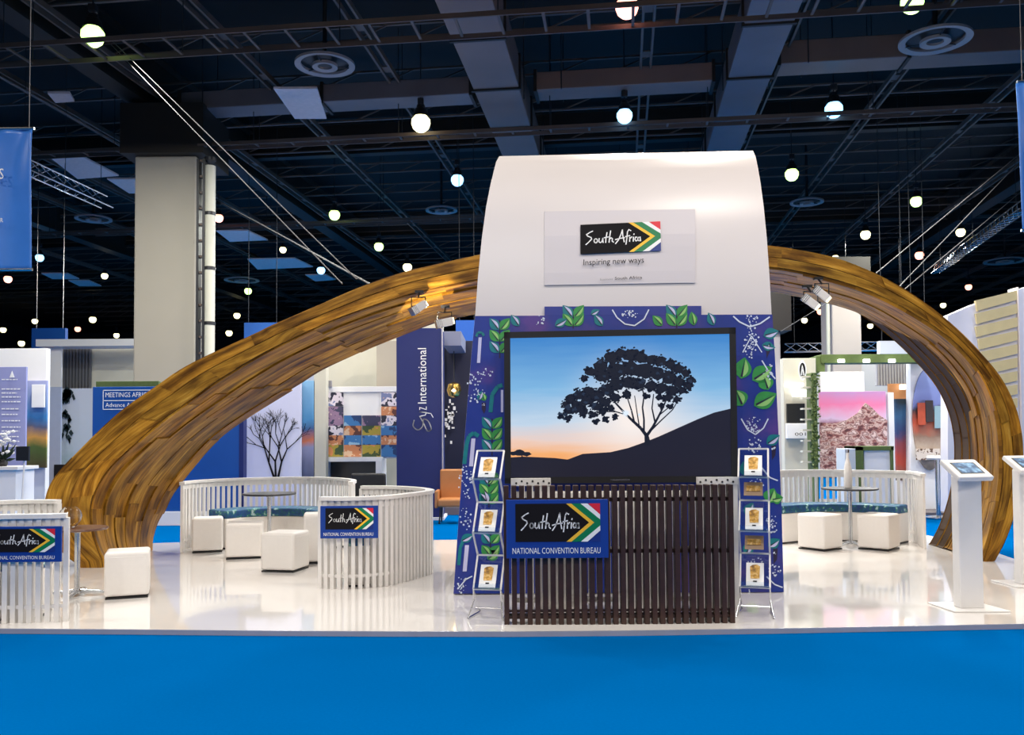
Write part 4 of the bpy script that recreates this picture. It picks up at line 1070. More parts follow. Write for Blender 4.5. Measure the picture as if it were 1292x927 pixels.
def spare(tier, k_):
    x_ = W(951.5, 680, 7.35).x; z = (1.03, .59)[k_]; t = thing('brochure', 'tan brochure lying in the %s gap of the rack right of the counter' % tier, 'brochure', (x_, 7.34, z-.07))
    cv = MB().box((x_, 7.36, z), (.15, .008, .12), R=Matrix.Rotation(-.5, 3, 'X')).build('cover', mat('tan_card', srgb(165, 135, 105), .5), t)
    MB().box((x_, 7.352, z+.005), (.11, .004, .05), R=Matrix.Rotation(-.5, 3, 'X')).build('cover_picture', M['brochure'], cv); turn([t], x_, 7.35, -.30)
spare('upper', 0); spare('lower', 1)
rack('zigzag white brochure rack standing at the left of the dark counter', 599, 634, -.20)
rack('zigzag white brochure rack standing at the right of the dark counter', 934, 970, -.30)

# ------------------------------------------------------------------ tablet kiosks
def kiosk(label, px, pyb, s=1.0):
    g = G(px, pyb); t = thing('tablet_kiosk', label, 'kiosk', (g.x, g.y, 0)); x, y = g.x, g.y
    m_ = MB(); m_.prism([(x-.20, y-.16, 0), (x+.26, y-.16, 0), (x+.20, y+.24, 0), (x-.24, y+.24, 0)], (0, 0, .014)); m_.build('base_plate', M['white'], t, bevel=.004)
    m_ = MB(); m_.hexa([(x-.10, y-.05, .014), (x+.10, y-.05, .014), (x+.105, y+.07, .014), (x-.10, y+.07, .014)], [(x-.095, y-.05, 1.10), (x+.105, y-.05, 1.10), (x+.105, y+.07, 1.12), (x-.095, y+.07, 1.12)])
    m_.build('pillar', M['white'], t, bevel=.008)
    R = Matrix.Rotation(math.radians(32), 3, 'X') @ Matrix.Identity(3); R = Matrix.Rotation(.22, 3, 'Z') @ R
    c_ = Vector((x+.0, y-.01, 1.165)); MB().box(c_, (.34, .27, .045), R=R).build('enclosure', M['white'], t, bevel=.012)
    nn = R @ Vector((0, 0, 1)); MB().box(c_+nn*.0235, (.235, .165, .003), R=R).build('bezel', M['black'], t)
    MB().box(c_+nn*.0255, (.20, .145, .002), R=R).build('screen', SCRN, t)
SCRN = ramp_mat('tablet_picture', [(.35, srgb(15, 35, 60)), (.5, srgb(40, 80, 120)), (.65, srgb(120, 160, 190))], 14, emit=.6)
kiosk('white tablet kiosk in front of the right leg of the arch', 1223, 768)
kiosk('white tablet kiosk cut by the right edge of the view', 1298, 738)

# ------------------------------------------------------------------ hanging banners
def banner(label, px0, px1, py0, py1, Y, texts):
    x0, x1, z0, z1 = rect(px0, py0, px1, py1, Y); t = thing('hanging_banner', label, 'banner', ((x0+x1)/2, Y, z0))
    m_ = MB(); nx, nz = 24, 30; vs = []
    for i in range(nz+1):
        for k in range(nx+1):
            a_, b_ = k/nx, i/nz
            fold = .03*math.sin(a_*9+b_*2)+.05*math.exp(-(1-b_)*5)*math.sin(a_*14-b_*5)*.8
            vs.append((x0+(x1-x0)*a_, Y+fold, z0+(z1-z0)*b_))
    fs = [(i*(nx+1)+k, i*(nx+1)+k+1, (i+1)*(nx+1)+k+1, (i+1)*(nx+1)+k) for i in range(nz) for k in range(nx)]
    m_.add(vs, fs); o_ = m_.build('cloth', M['banner'], t, smooth=True, angle=180)
    sd = o_.modifiers.new('solid', 'SOLIDIFY'); sd.thickness = .004
    m_ = MB(); m_.tube([(x0-.02, Y, z1), (x1+.02, Y, z1)], .02, 8); m_.tube([(x0-.02, Y, z0), (x1+.02, Y, z0)], .02, 8); m_.each('pole', M['chrome'], t)
    m_ = MB()
    for x in (x0+.05, x1-.05): m_.tube([(x, Y, z1), (x, Y, 11.19)], .006, 5)
    m_.each('hanging_wire', M['cabling'], t)
    m_ = MB(); pl = FRONT(x0, Y-.09, z0)
    for s_, fx, fz, h, w_ in texts: text_into(m_, pl, s_, (x1-x0)*fx, (z1-z0)*fz, h, 0, .0, width=(x1-x0)*w_)
    if texts: m_.build('lettering', M['white_ink'], t)
x0, x1, z0, z1 = rect(-70, 163, 40, 340, 12)
banner('blue vinyl banner hanging at the left edge below the ceiling', -70, 39, 163, 340, 12, [('SERVICES', .2, .63, .15, .52), ('AFRICA FAIR', .42, .325, .06, .30)])
banner('blue vinyl banner hanging at the right edge of the view', 1285, 1380, 103, 290, 12, [])
sgn = thing('hanging_sign', 'small blue sign hanging over the striped booth at far left', 'sign', (-13, 24.4, 4.4))
m = MB(); pbox(m, 40, 414, 82, 446, 25, .15); m.build('board', M['blue'], sgn)
x0, x1, z0, z1 = rect(40, 414, 82, 446, 25); m = MB()
for x in (x0+.1, x1-.1): m.tube([(x, 25.07, z1), (x, 25.07, 9.7)], .01, 4)
m.each('hanging_wire', M['chrome'], sgn)
def hang(px0, py0, px1, py1, Y, m_, label):
    x0, x1, z0, z1 = rect(px0, py0, px1, py1, Y); t = thing('hanging_sign', label, 'sign', ((x0+x1)/2, Y, z0))
    b_ = MB(); pbox(b_, px0, py0, px1, py1, Y, .2); b_.build('board', m_, t); b_ = MB()
    for x in (x0+.1, x1-.1): b_.tube([(x, Y+.1, z1), (x, Y+.1, 11.19)], .01, 4)
    b_.each('hanging_wire', M['darkmetal'], t)
hang(308, 407, 352, 440, 26, M['banner'], 'blue hanging sign just above the left slope of the arch')
hang(575, 404, 603, 450, 24, M['blue'], 'blue hanging sign between the navy pillar and the tower')
hang(1148, 431, 1175, 452, 24, M['blue'], 'blue box sign seen under the right of the arch')
hang(1110, 430, 1146, 446, 24, M['offwhite'], 'pale grey box sign left of the blue one under the right arch')
ladder('thin silver truss above the green-framed booth at right', 990, 444, 1150, 441, 4.4)

# ------------------------------------------------------------------ background booths
def bthing(name, label, cat, px, Y): 
    p = W(px, 547, Y); return thing(name, label, cat, (p.x, Y, CARPET))
def part(t, name, rects, m, d=.1):
    b_ = MB()
    for (a_, c_, e_, f_, Y) in rects: pbox(b_, a_, c_, e_, f_, Y, d)
    return b_.each(name, m, t, bevel=.004, seg=1)[0]
def lines(t, px0, px1, pys, Y, m, h=1.6, name='lettering'):
    b_ = MB()
    for i, py in enumerate(pys):
        x = px0; r_ = random.Random(i)
        end = px1-(px1-px0)*r_.uniform(0, .25)
        while x < end:
            w_ = r_.uniform(2, 5); pbox(b_, x, py, min(x+w_, end), py+h, Y, .004); x += w_+1.2
    b_.build(name, m, t)
# far-left white booth and roll-up
t = bthing('exhibition_booth', 'white walled booth at the far left behind the lilac banner', 'booth', 30, 17.5)
part(t, 'wall', [(-60, 440, 57, None, 17.5)], M['offwhite'], .15)
landscape = ramp_mat('landscape_print', [(.0, srgb(90, 75, 40)), (.22, srgb(90, 110, 50)), (.34, srgb(225, 165, 80)), (.48, srgb(90, 95, 120)), (.6, srgb(60, 130, 190)), (.8, srgb(140, 160, 205)), (1, srgb(165, 170, 215))], 3, 'grad', noise_amt=.2)
part(t, 'mural', [(33, 480, 58, 590, 17.42)], landscape, .05)
part(t, 'notice', [(40, 485, 56, 514, 17.35)], M['white_ink'], .03)
t = bthing('banner_stand', 'lilac roll-up banner covered with lines of text at far left', 'banner stand', 15, 16.5)
part(t, 'banner_cloth', [(-30, 463, 31.5, 600, 16.5)], M['lilac'], .05)
lines(t, 2, 27, [478, 490, 495, 500, 506, 515, 522, 530, 538, 543, 550, 556, 562], 16.48, M['white_ink'], 1.3)
m = MB(); x0, x1, z0, z1 = rect(12, 468, 18, 476, 16.47); m.prism([(x0, 16.47, z0), (x1, 16.47, z0), ((x0+x1)/2, 16.47, z1)], (0, .01, 0)); m.build('emblem', M['white_ink'], t)
part(t, 'base', [(-30, 640, 31.5, 646, 16.4)], M['chrome'], .25)
part(t, 'support', [(-30, 598, 31.5, 641, 16.52)], M['lilac'], .04)
# flower vase and counter at far left
t = bthing('reception_counter', 'white counter with flowers at the left edge behind the screen', 'counter', 0, 15.5)
part(t, 'body', [(-40, 592, 20, None, 15.5)], M['offwhite'], .6); part(t, 'top', [(-42, 589, 22, 593, 15.45)], M['white'], .7)
fx = W(2, 585, 15.6); ft = thing('flower_arrangement', 'white flowers with dark leaves on the far left counter', 'flowers', (fx.x, 15.7, W(2, 589, 15.6).z))
m = MB(); r_ = random.Random(3)
for _ in range(26):
    c_ = Vector((fx.x+r_.uniform(-.18, .12), 15.7+r_.uniform(-.1, .1), fx.z+.15+r_.uniform(0, .42))); m.lathe([(0, -.03), (.035, -.01), (.04, .01), (0, .03)], c_, 7)
m.build('blossom', M['white'], ft, smooth=True)
m = MB()
for _ in range(40):
    a_ = r_.uniform(0, 2*PI); b_ = Vector((fx.x-.03, 15.7, fx.z+.05)); q = b_+Vector((math.cos(a_)*.22, math.sin(a_)*.15, r_.uniform(.02, .35)))
    d_ = (q-b_).cross(Vector((0, 1, 0))).normalized()*.03; m.add([b_, (b_+q)/2+d_, q, (b_+q)/2-d_], [(0, 1, 2, 3)])
m.build('leaves', mat('dark_leaf', srgb(30, 50, 35), .6), ft)
m = MB(); m.lathe([(.05, 0), (.08, .06), (.06, .12), (.07, .14)], (fx.x-.03, 15.7, W(2, 589, 15.6).z), 16); m.build('vase', M['black'], ft, smooth=True)
# easel-like monitor
t = bthing('monitor_stand', 'small black square monitor on a slim white stand at far left', 'monitor', 28, 15)
part(t, 'monitor', [(20, 563, 36, 581, 15)], M['black'], .05)
m = MB(); p_ = W(30, 581, 15.03); m.tube([(p_.x, 15.05, p_.z), (p_.x-.05, 15.05, CARPET)], .015, 6); m.tube([(p_.x-.25, 15.05, CARPET+.01), (p_.x+.15, 15.05, CARPET+.01)], .015, 6); m.build('stand', M['white'], t)
# booth with grey stripes
t = bthing('exhibition_booth', 'white booth with vertical grey stripes under a flat roof at left', 'booth', 110, 24)
part(t, 'roof', [(45, 428, 178, 436, 23.6)], M['offwhite'], .8)
part(t, 'post', [(64, 436, 76, None, 23.8)], M['offwhite'], .06)
part(t, 'back_wall', [(64, 440, 205, None, 24.6)], M['cream'], .12)
b_ = MB()
for k in range(9): pbox(b_, 80+k*4.0, 438, 82.2+k*4.0, 490, 24.5, .06)
b_.each('stripe', mat('grey_stripe', (.12, .12, .13, 1), .6), t)
part(t, 'low_wall', [(59, 488, 76, None, 23.6)], mat('pale_blue_wall', srgb(185, 197, 226), .5, var=.05), .05)
palm = ramp_mat('palm_print', [(0, srgb(60, 95, 80)), (.25, srgb(150, 185, 190)), (.5, srgb(205, 218, 235)), (1, srgb(215, 222, 240))], 5, 'grad', noise_amt=.3)
part(t, 'mural', [(76, 490, 118, 640, 24.3)], palm, .08)
m = MB(); r_ = random.Random(9)
for _ in range(70):
    x = 80+r_.gauss(3, 3.5); y = r_.choice([r_.uniform(492, 505), r_.uniform(520, 556)]); L = r_.uniform(3, 9); a_ = r_.uniform(-2.6, .3)
    p0 = W(x, y, 24.25); p1 = W(x+L*math.cos(a_), y-L*math.sin(a_)*.6, 24.25); d_ = Vector((0, 0, .09)); m.add([p0, (p0+p1)/2+d_, p1, (p0+p1)/2-d_], [(0, 1, 2, 3)])
m.build('palm_print', mat('palm_leaf_ink', srgb(35, 55, 60), .6), t)
part(t, 'dark_figure_print', [(68, 586, 84, 606, 23.5)], M['black'], .05)
# low pale and brown floor strips at left
m = MB(); m.prism([G(x, y, CARPET+.001) for x, y in ((-60, 640), (60, 637), (60, 620), (-60, 622))], (0, 0, .02)); tag(m.build('booth_floor', M['tan']), 'tan timber floor strip of the far left booths', 'booth floor')
# blue meetings wall
t = bthing('exhibition_wall', 'bright blue booth wall with white boxed text behind the left arch', 'wall', 200, 15.4)
part(t, 'panel', [(117, 488, 306, 646, 15.4)], M['blue'], .15)
part(t, 'skirting', [(117, 646, 306, None, 15.35)], M['offwhite'], .2)
part(t, 'edge_post', [(302, 470, 307, None, 15.38)], M['navy'], .2)
part(t, 'green_trim', [(121, 481, 200, 488, 15.5)], M['green'], .1)
m = MB(); pl = Pl(W(132, 501, 15.38), (1, 0, 0), (0, 0, 1)); text_into(m, pl, 'MEETINGS AFRICA', .02, .0, .085, 0, .01, width=.78)
text_into(m, pl, 'Advance Africa', .02, -.17, .075, 0, .01, width=.6)
k_ = .012
for (a0, b0), (a1, b1) in (((-.02, .12), (.95, .12)), ((-.02, -.06), (.95, -.06)), ((-.02, -.21), (.95, -.21)), ((-.02, .12), (-.02, -.21))): stroke(m, pl, [(a0, b0), (a1, b1)], k_, 0, .01)
m.build('lettering', M['white_ink'], t)
# white wall with bare tree
t = bthing('exhibition_wall', 'white booth wall printed with a bare black tree', 'wall', 345, 16.5)
part(t, 'panel', [(307, 470, 379, None, 16.5)], mat('pale_lilac_wall', srgb(212, 214, 238), .5, var=.03), .12)
m = MB(); r_ = random.Random(12)
def branch(x, y, a_, L, w_, dep):
    x1, y1 = x+L*math.cos(a_), y-L*math.sin(a_)
    p0, p1 = W(x, y, 16.47), W(x1, y1, 16.47); d_ = (p1-p0).normalized(); n_ = Vector((-d_.z, 0, d_.x)); s0 = w_*.0147/2; s1 = w_*.7*.0147/2
    m.add([p0+n_*s0, p0-n_*s0, p1-n_*s1, p1+n_*s1], [(0, 1, 2, 3)])
    if dep:
        for _ in range(2 if dep > 1 else 3): branch(x1, y1, a_+r_.uniform(-.65, .65), L*r_.uniform(.65, .9), w_*.68, dep-1)
for x, a_ in ((347, 1.9), (350, 1.35), (348, 1.6)): branch(x, 606, a_, 24, 3.0, 5)
m.build('tree_print', M['black_ink'], t)
# strip with coast picture and white post
coast = ramp_mat('coast_print', [(0, srgb(70, 80, 110)), (.33, srgb(150, 155, 190)), (.40, srgb(210, 120, 80)), (.5, srgb(60, 90, 140)), (.6, srgb(80, 150, 200)), (1, srgb(140, 190, 225))], 4, 'grad', noise_amt=.12)
t = bthing('picture_panel', 'narrow tall seaside picture panel right of the bare tree', 'picture panel', 388, 16.8)
part(t, 'print', [(380, 480, 397, 606, 16.8)], coast, .08); part(t, 'edge', [(378.5, 480, 380, 606, 16.75)], M['grey_ink'], .1); part(t, 'support', [(380, 606, 397, None, 16.85)], M['offwhite'], .06)
# collage booth
t = bthing('exhibition_booth', 'white framed booth with a collage of travel photos', 'booth', 450, 17.5)
part(t, 'post', [(396, 440, 411, None, 16.8)], M['cream'], .25)
part(t, 'back_wall', [(396, 400, 560, None, 18.4)], M['cream'], .15)
part(t, 'beam', [(396, 488, 520, 494, 17.4)], M['offwhite'], .3)
part(t, 'counter', [(409, 577, 482, 582, 17.2), (474, 582, 482, None, 17.2), (409, 582, 412, None, 17.2)], M['offwhite'], .6)
part(t, 'display_window', [(412, 582, 474, 606, 17.6)], mat('dark_glass', (.03, .03, .03, 1), .1), .1)
part(t, 'wall_speaker', [(410, 480, 418, 488, 17.3)], M['grey_ink'], .1)
part(t, 'side_wall', [(475, 430, 502, 494, 17.9)], M['concrete'], .1)
PH = [ramp_mat('travel_photo', [(.3, srgb(*a_)), (.47, srgb(*b_)), (.6, srgb(*c_)), (.75, srgb(*d_))], s_, detail=3, const=True) for a_, b_, c_, d_, s_ in (
  ((95, 55, 50), (200, 130, 90), (225, 190, 160), (140, 90, 110), 5), ((30, 60, 110), (60, 120, 180), (150, 190, 220), (225, 190, 170), 3.5), ((60, 60, 90), (150, 120, 150), (230, 200, 190), (200, 90, 60), 5),
  ((60, 80, 50), (170, 150, 60), (220, 140, 90), (160, 50, 50), 4), ((40, 40, 60), (225, 215, 225), (120, 130, 170), (210, 170, 140), 6))]
r_ = random.Random(5); b_ = MB(); grid = [(411, 433), (434, 456), (457, 480), (481, 503)]
ry = [(495, 512), (513, 524), (524, 537), (537, 549), (549, 561), (561, 576)]
for i, (a_, c_) in enumerate(grid):
    for j, (e_, f_) in enumerate(ry):
        if i in (1, 2) and j < 2: continue
        pbox(b_, a_, e_, c_, f_, 17.40, .03, r_.randrange(5))
b_.build('photo_collage', PH, t)
part(t, 'collage_panel', [(409, 494, 504, 578, 17.43)], M['offwhite'], .06)
# tall chairs and dark seat before it
def armchair(label, px, pyt, Y, m, w=.55, h=.8, rz=0):
    p_ = W(px, pyt, Y); x = p_.x; t = thing('armchair', label, 'chair', (x, Y, CARPET)); z0 = CARPET
    MB().box((x, Y, z0+.36), (w, .52, .14)).build('seat', m, t, bevel=.03)
    MB().box((x, Y+.25, z0+.36+h*.25+.03), (w, .09, h*.62)).build('backrest', m, t, bevel=.03)
    for s_ in (-1, 1):
        MB().box((x+s_*(w/2+.03), Y+.02, z0+.42), (.06, .5, .3)).build('armrest', m, t, bevel=.02)
        for s2_ in (-1, 1): MB().tube([(x+s_*w*.42, Y+s2_*.2, z0+.3), (x+s_*w*.46, Y+s2_*.23, z0)], .015, 6).build('leg', M['darkmetal'], t)
armchair('black armchair behind the middle white screen', 462, 602, 15.2, M['black'], .6, .86)
armchair('tan leather chair seen between the navy pillar and the tower', 572, 595, 15.5, M['tan'], .5, .95)
# navy pillar
t = bthing('navy_pillar', 'tall navy booth pillar with vertical white lettering left of the tower', 'pillar', 530, 16)
part(t, 'pillar', [(500, 414, 557, 653, 16)], M['navy'], .8)
part(t, 'corner_trim', [(557, 414, 559.5, 653, 15.98)], M['silver'], .05)
part(t, 'plinth', [(499, 653, 560, None, 15.97)], M['offwhite'], .85)
m = MB(); pl = Pl(W(538, 511, 15.98), (0, 0, 1), (-1, 0, 0), (0, -1, 0)); text_into(m, pl, 'International', .03, .0, .16, 0, .01, width=1.0)
sw_ = [(-.42, .22), (-.36, .30), (-.26, .24), (-.24, .10), (-.34, .0), (-.42, .04), (-.40, .14), (-.26, .16), (-.12, .02), (-.06, -.02)]
S_ = resamp([Vector((a_, b2, 0)) for a_, b2 in [(-.24, .26), (-.36, .28), (-.44, .18), (-.36, .08), (-.22, .06), (-.26, -.04), (-.42, -.10), (-.46, -.02), (-.30, .06), (-.16, .14)]], 60)
stroke(m, pl, [(q.x*.85-.07, q.y*.85) for q in S_], .02, 0, .01)
stroke(m, pl, [(-.20, .12), (-.18, .02), (-.13, .0), (-.12, .12)], .014, 0, .01); stroke(m, pl, [(-.12, .12), (-.15, -.08), (-.22, -.12)], .014, 0, .01); stroke(m, pl, [(-.08, .12), (-.04, .12), (-.08, .0), (-.03, .0)], .014, 0, .01)
m.each('lettering', M['white_ink'], t)
# dark booth beyond it
t = bthing('dark_booth', 'dark navy booth interior with gold lamp beside the tower', 'booth', 590, 18)
part(t, 'back_wall', [(558, 430, 640, 655, 18.6)], mat('midnight_wall', srgb(14, 20, 50), .5), .2)
part(t, 'fascia', [(559, 418, 582, 436, 16.9)], mat('grey_fascia', srgb(120, 125, 150), .5), 1.6)
part(t, 'floor_step', [(556, 640, 600, None, 17.0)], mat('booth_deck', srgb(120, 110, 115), .5), 1.6)
m = MB(); r_ = random.Random(2)
for _ in range(26):
    x, y = 566+r_.gauss(0, 4), 528+r_.gauss(0, 14); pbox(m, x, y, x+r_.uniform(1, 4), y+r_.uniform(1, 5), 18.5, .05)
m.build('silver_decor', M['white'], t)
p_ = W(573, 492, 18); gp = thing('gold_pendant', 'gold pendant lamp glowing in the dark booth beside the tower', 'pendant lamp', p_)
MB().lathe([(.03, .16), (.12, .12), (.15, 0), (.11, -.12), (.04, -.15), (.0, -.15)], p_, 20).build('shade', M['gold'], gp, smooth=True)
MB().lathe([(0, -.05), (.05, -.02), (0, .03)], p_-Vector((0, .14, 0)), 12).build('bulb', mat('warm_bulb', (1, .7, .3, 1), emit=(1, .7, .3, 1), es=8), gp, smooth=True)
MB().tube([p_+Vector((0, 0, .16)), p_+Vector((0, 0, 1.2))], .01, 5).build('cord', M['black'], gp)
# right: cream booth with round emblem
t = bthing('exhibition_booth', 'cream booth wall with round black emblem right of the tower', 'booth', 1005, 16.5)
part(t, 'wall', [(988, 452, 1032, None, 16.5)], M['cream'], .2)
part(t, 'wall_light', [(992, 483, 1014, 488, 16.4), (1000, 492, 1020, 500, 16.4)], mat('light_strip', (1, 1, 1, 1), emit=(1, .98, .9, 1), es=2.0), .05)
part(t, 'screen', [(993, 509, 1016, 534, 16.44)], M['black'], .06)
part(t, 'shelf', [(993, 534, 1018, 553, 16.40)], M['offwhite'], .1)
m = MB(); c_ = W(1012.5, 467, 16.4)
m.add([c_+Vector((.075*math.cos(a_*PI/12), 0, .19*math.sin(a_*PI/12))) for a_ in range(24)], [tuple(range(24))], 0)
c2 = c_-Vector((0, .005, 0)); m.add([c2+Vector((.055*math.cos(a_*PI/12), 0, .14*math.sin(a_*PI/12))) for a_ in range(24)], [tuple(range(24))], 1)
plm = Pl(c_-Vector((0, .008, 0)), (1, 0, 0), (0, 0, 1)); stroke(m, plm, [(-.03, -.09), (-.005, .10), (.03, -.09)], .012, 0, 0); stroke(m, plm, [(-.015, -.09), (0, .03), (.015, -.09)], .008, 0, 0)
m.build('emblem', [M['white_ink'], M['black_ink']], t)
m = MB(); pl = Pl(W(1003, 549.5, 16.38), (1, 0, 0), (0, 0, 1)); text_into(m, pl, '001', 0, 0, .06, 0, .0, width=.2); m.build('lettering', M['black_ink'], t)
# green plant column
t = bthing('plant_wall', 'narrow green planted column with side slats beside the pink poster', 'plant column', 1028, 15.8)
m = MB(); r_ = random.Random(6)
part(t, 'column', [(1024, 470, 1033, None, 15.8)], M['green'], .3)
for k in range(240):
    y = r_.uniform(470, 592); x = 1025+r_.uniform(-1.5, 7); q = W(x, y, 15.76); L = .045
    a_ = r_.uniform(0, 2*PI); e_ = q+Vector((math.cos(a_)*L, -.05, math.sin(a_)*L)); d_ = Vector((-math.sin(a_), 0, math.cos(a_)))*.02
    m.add([q, (q+e_)/2+d_, e_, (q+e_)/2-d_], [(0, 1, 2, 3)])
m.build('foliage', M['green'], t)
m = MB()
for k in range(9): pbox(m, 1013, 474+k*13.5, 1024, 476+k*13.5, 15.85, .15)
m.build('slat', M['cream'], t)
# green framed booth
t = bthing('exhibition_booth', 'booth with a moss green top frame and pink poster right of the tower', 'booth', 1080, 16.8)
part(t, 'top_frame', [(1036, 447, 1175, 457, 16.6)], M['green'], .4)
part(t, 'side_frame', [(1030, 449, 1041, 470, 16.62)], M['green'], .4)
part(t, 'downlight', [(1058, 453, 1066, 457, 16.5), (1090, 453, 1098, 457, 16.5), (1122, 453, 1130, 457, 16.5)], mat('downlight_glow', (1, 1, 1, 1), emit=(1, 1, .95, 1), es=4), .05)
part(t, 'header_wall', [(1035, 469, 1091, 497, 16.5)], M['offwhite'], .12)
pink = ramp_mat('pink_landscape', [(0, srgb(110, 60, 60)), (.10, srgb(215, 185, 180)), (.30, srgb(235, 205, 210)), (.36, srgb(150, 95, 100)), (.5, srgb(195, 140, 145)), (.60, srgb(120, 60, 80)), (.68, srgb(225, 195, 225)), (.85, srgb(240, 130, 175)), (1, srgb(200, 150, 200))], 4, 'grad', noise_amt=.14)
part(t, 'poster', [(1035, 494, 1120, 602, 16.4)], pink, .1)
part(t, 'white_edge', [(1120, 495, 1130, None, 16.42)], M['offwhite'], .12)
m = MB(); m.prism([W(x, y, 16.385) for x, y in ((1035, 600), (1035, 533), (1052, 534), (1068, 530), (1082, 521), (1092, 508), (1100, 514), (1110, 524), (1119.5, 530), (1119.5, 600))], (0, .012, 0))
m.build('town_print', ramp_mat('town_ink', [(.36, srgb(95, 55, 60)), (.45, srgb(165, 105, 100)), (.50, srgb(225, 195, 185)), (.56, srgb(130, 75, 75)), (.62, srgb(235, 210, 205))], 7, detail=12, stretch=(1, 1, 1.5)), t)
part(t, 'slatted_back', [(1106, 457, 1150, 486, 19)], mat('grey_slats', (.45, .43, .42, 1), .6, var=.1), .1)
m = MB()
for k in range(12): pbox(m, 1107+k*3.6, 457, 1108+k*3.6, 486, 18.95, .05)
m.build('slat_gap', M['grey_ink'], t)
part(t, 'brown_shelf', [(1122, 484, 1150, 505, 18.5)], M['tan'], .1); part(t, 'shelf_lamp', [(1136, 485, 1143, 491, 18.4)], mat('shelf_glow', (1, 1, 1, 1), emit=(.9, 1, .9, 1), es=3), .05)
# green cabinet
t = bthing('green_arch_cabinet', 'white cabinet with a rounded moss green frame behind the right screen', 'cabinet', 1105, 15)
part(t, 'frame', [(1079, 563, 1128, 568, 15), (1079, 563, 1090, None, 15), (1124, 563, 1128, None, 15)], M['green'], .5)
part(t, 'panel', [(1090, 568, 1124, None, 15.05)], M['offwhite'], .4)
# light bluish counter left of it
t = bthing('display_plinth', 'pale grey display plinth left of the green framed cabinet', 'plinth', 1074, 14.6)
part(t, 'plinth', [(1066, 566, 1080, None, 14.6)], mat('pale_grey_plinth', srgb(200, 208, 215), .5, var=.05), .4)
# poster panel dark colours + oval
t = bthing('poster_panel', 'narrow dark colourful poster between pink poster and oval picture', 'poster', 1140, 17.2)
part(t, 'print', [(1130, 503, 1150, 606, 17.2)], ramp_mat('night_print', [(0, srgb(90, 90, 80)), (.25, srgb(190, 70, 50)), (.45, srgb(150, 70, 80)), (.6, srgb(50, 70, 120)), (.8, srgb(50, 100, 140)), (1, srgb(30, 50, 60))], 4, 'grad', noise_amt=.35), .1)
part(t, 'support', [(1130, 606, 1150, None, 17.22)], M['offwhite'], .1)
t = bthing('exhibition_booth', 'white curved booth wall holding a tall oval picture of a vehicle', 'booth', 1180, 17)
m = MB(); pts = [(1149, 452), (1168, 449), (1190, 470), (1206, 500), (1216, 540), (1220, 600), (1222, 648), (1149, 648)]
m.prism([W(x, y, 17) for x, y in pts], (0, .2, 0)); m.build('wall', M['offwhite'], t)
oval = ramp_mat('oval_print', [(0, srgb(70, 70, 70)), (.18, srgb(205, 185, 165)), (.34, srgb(150, 120, 100)), (.48, srgb(190, 80, 50)), (.6, srgb(60, 50, 55)), (.66, srgb(120, 130, 190)), (1, srgb(150, 165, 215))], 4, 'grad', noise_amt=.3)
m = MB(); c_ = W(1172, 529, 16.95); m.prism([c_+Vector((.30*math.cos(k*PI/20), 0, .97*math.sin(k*PI/20))) for k in range(40)], (0, .04, 0)); m.build('oval_picture', oval, t)
m = MB(); 
pbox(m, 1179, 512, 1190, 540, 16.9, .02); pbox(m, 1168, 505, 1178, 532, 16.9, .02, 1); pbox(m, 1158, 508, 1168, 536, 16.9, .02, 2)
pbox(m, 1156, 566, 1186, 580, 16.9, .02, 3); m.each('vehicle_print', [mat('window_ink', srgb(150, 180, 190), .5), mat('cabin_ink', srgb(60, 50, 50), .5, var=.3), mat('rust_ink', srgb(190, 80, 50), .5, var=.3), ramp_mat('bead_ink', [(.45, srgb(230, 215, 200)), (.55, srgb(110, 80, 60))], 14, const=True)], t)
part(t, 'shelf', [(1198, 527, 1212, 533, 16.9)], M['green'], .1)
part(t, 'low_shelf', [(1190, 592, 1198, 596, 16.9)], M['green'], .1)
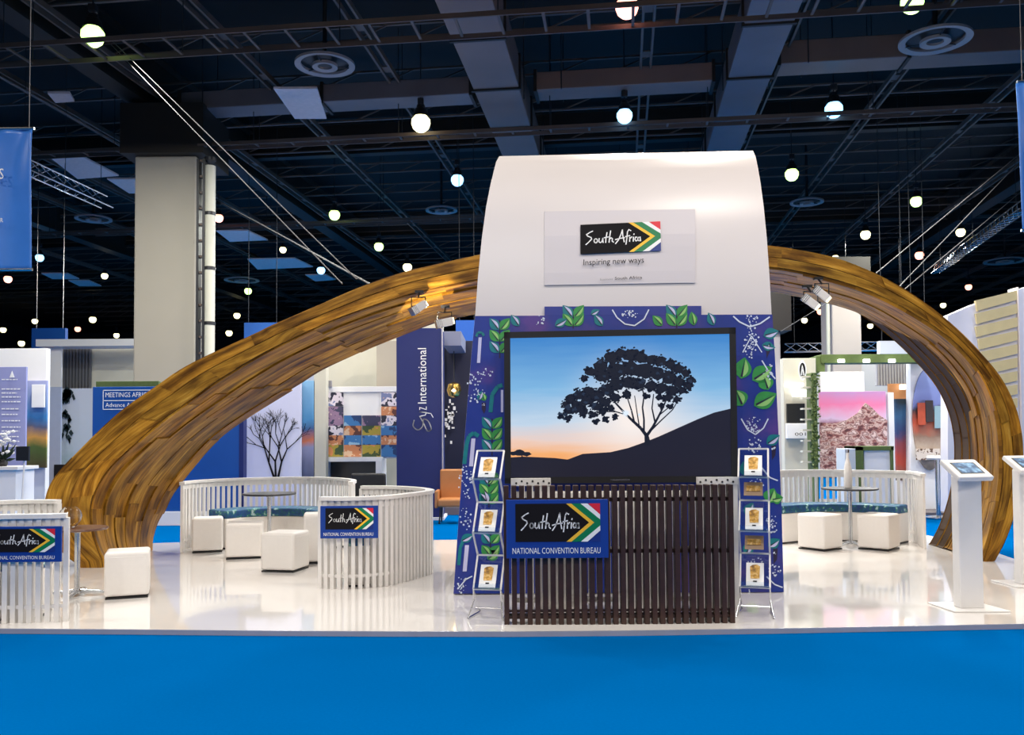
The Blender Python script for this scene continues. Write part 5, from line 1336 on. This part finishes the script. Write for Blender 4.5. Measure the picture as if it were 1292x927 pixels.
# grey deck behind right lounge and post
m = MB(); m.prism([G(x, y, CARPET+.001) for x, y in ((985, 650), (1225, 650), (1225, 632), (985, 632))], (0, 0, .05)); tag(m.build('booth_floor', mat('greybrown_deck', srgb(110, 100, 100), .6, var=.2)), 'grey brown deck under the booths at right', 'booth floor')
t = bthing('bar_stool', 'slim chrome post stool between the right screen and the kiosk', 'stool', 1183, 15.6)
p_ = W(1183, 600, 15.6); MB().tube([(p_.x, 15.6, CARPET+.05), (p_.x, 15.6, W(0, 585, 15.6).z)], .04, 12).build('post', M['chrome'], t, smooth=True)
MB().lathe([(.22, 0), (.22, .02), (.05, .05)], (p_.x, 15.6, CARPET+.012), 24).build('base', M['chrome'], t, smooth=True)
MB().lathe([(.16, 0), (.18, .03), (.16, .07), (0, .07)], (p_.x, 15.6, W(0, 588, 15.6).z), 24).build('seat', M['white'], t, smooth=True)
# right timber-striped wall
t = bthing('timber_striped_wall', 'tall white wall with tan timber stripes at the right edge', 'wall', 1260, 14)
Yt = 14.6
pts = [(1196, 398), (1231, 383), (1300, 360), (1420, 325), (1420, 646), (1196, 646)]
m = MB(); m.prism([W(x, y, Yt) for x, y in pts], (0, .25, 0)); m.build('wall', mat('pale_lilac_white', srgb(225, 226, 238), .5, var=.03), t)
m = MB()
for k in range(14):
    yr = 366+k*17.0; yl = yr+13-k*.5; xl = 1231+(0 if k < 3 else min(45, (k-2)**1.15*3.4))
    f_ = (xl-1231)/53; yl = yl+(yr-yl)*f_
    m.prism([W(xl, yl, Yt-.04), W(1284, yr, Yt-.04), W(1284, yr+12, Yt-.04), W(xl+2, yl+13, Yt-.04)], (0, .05, 0))
m.each('timber_stripe', mat('pale_timber', srgb(212, 196, 148), .55, var=.12, scale=5), t)
part(t, 'corner_post', [(1284, 362, 1292, None, Yt-.06)], mat('pale_pinkish', srgb(225, 215, 215), .5), .3)
# distant booths across the hall
t = bthing('distant_booth', 'low distant white booth row behind the tower gap at right', 'booth', 1110, 34)
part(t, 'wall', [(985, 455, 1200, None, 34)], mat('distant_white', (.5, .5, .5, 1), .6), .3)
t = bthing('distant_booth', 'low distant pale booth row behind the left booths', 'booth', 200, 30)
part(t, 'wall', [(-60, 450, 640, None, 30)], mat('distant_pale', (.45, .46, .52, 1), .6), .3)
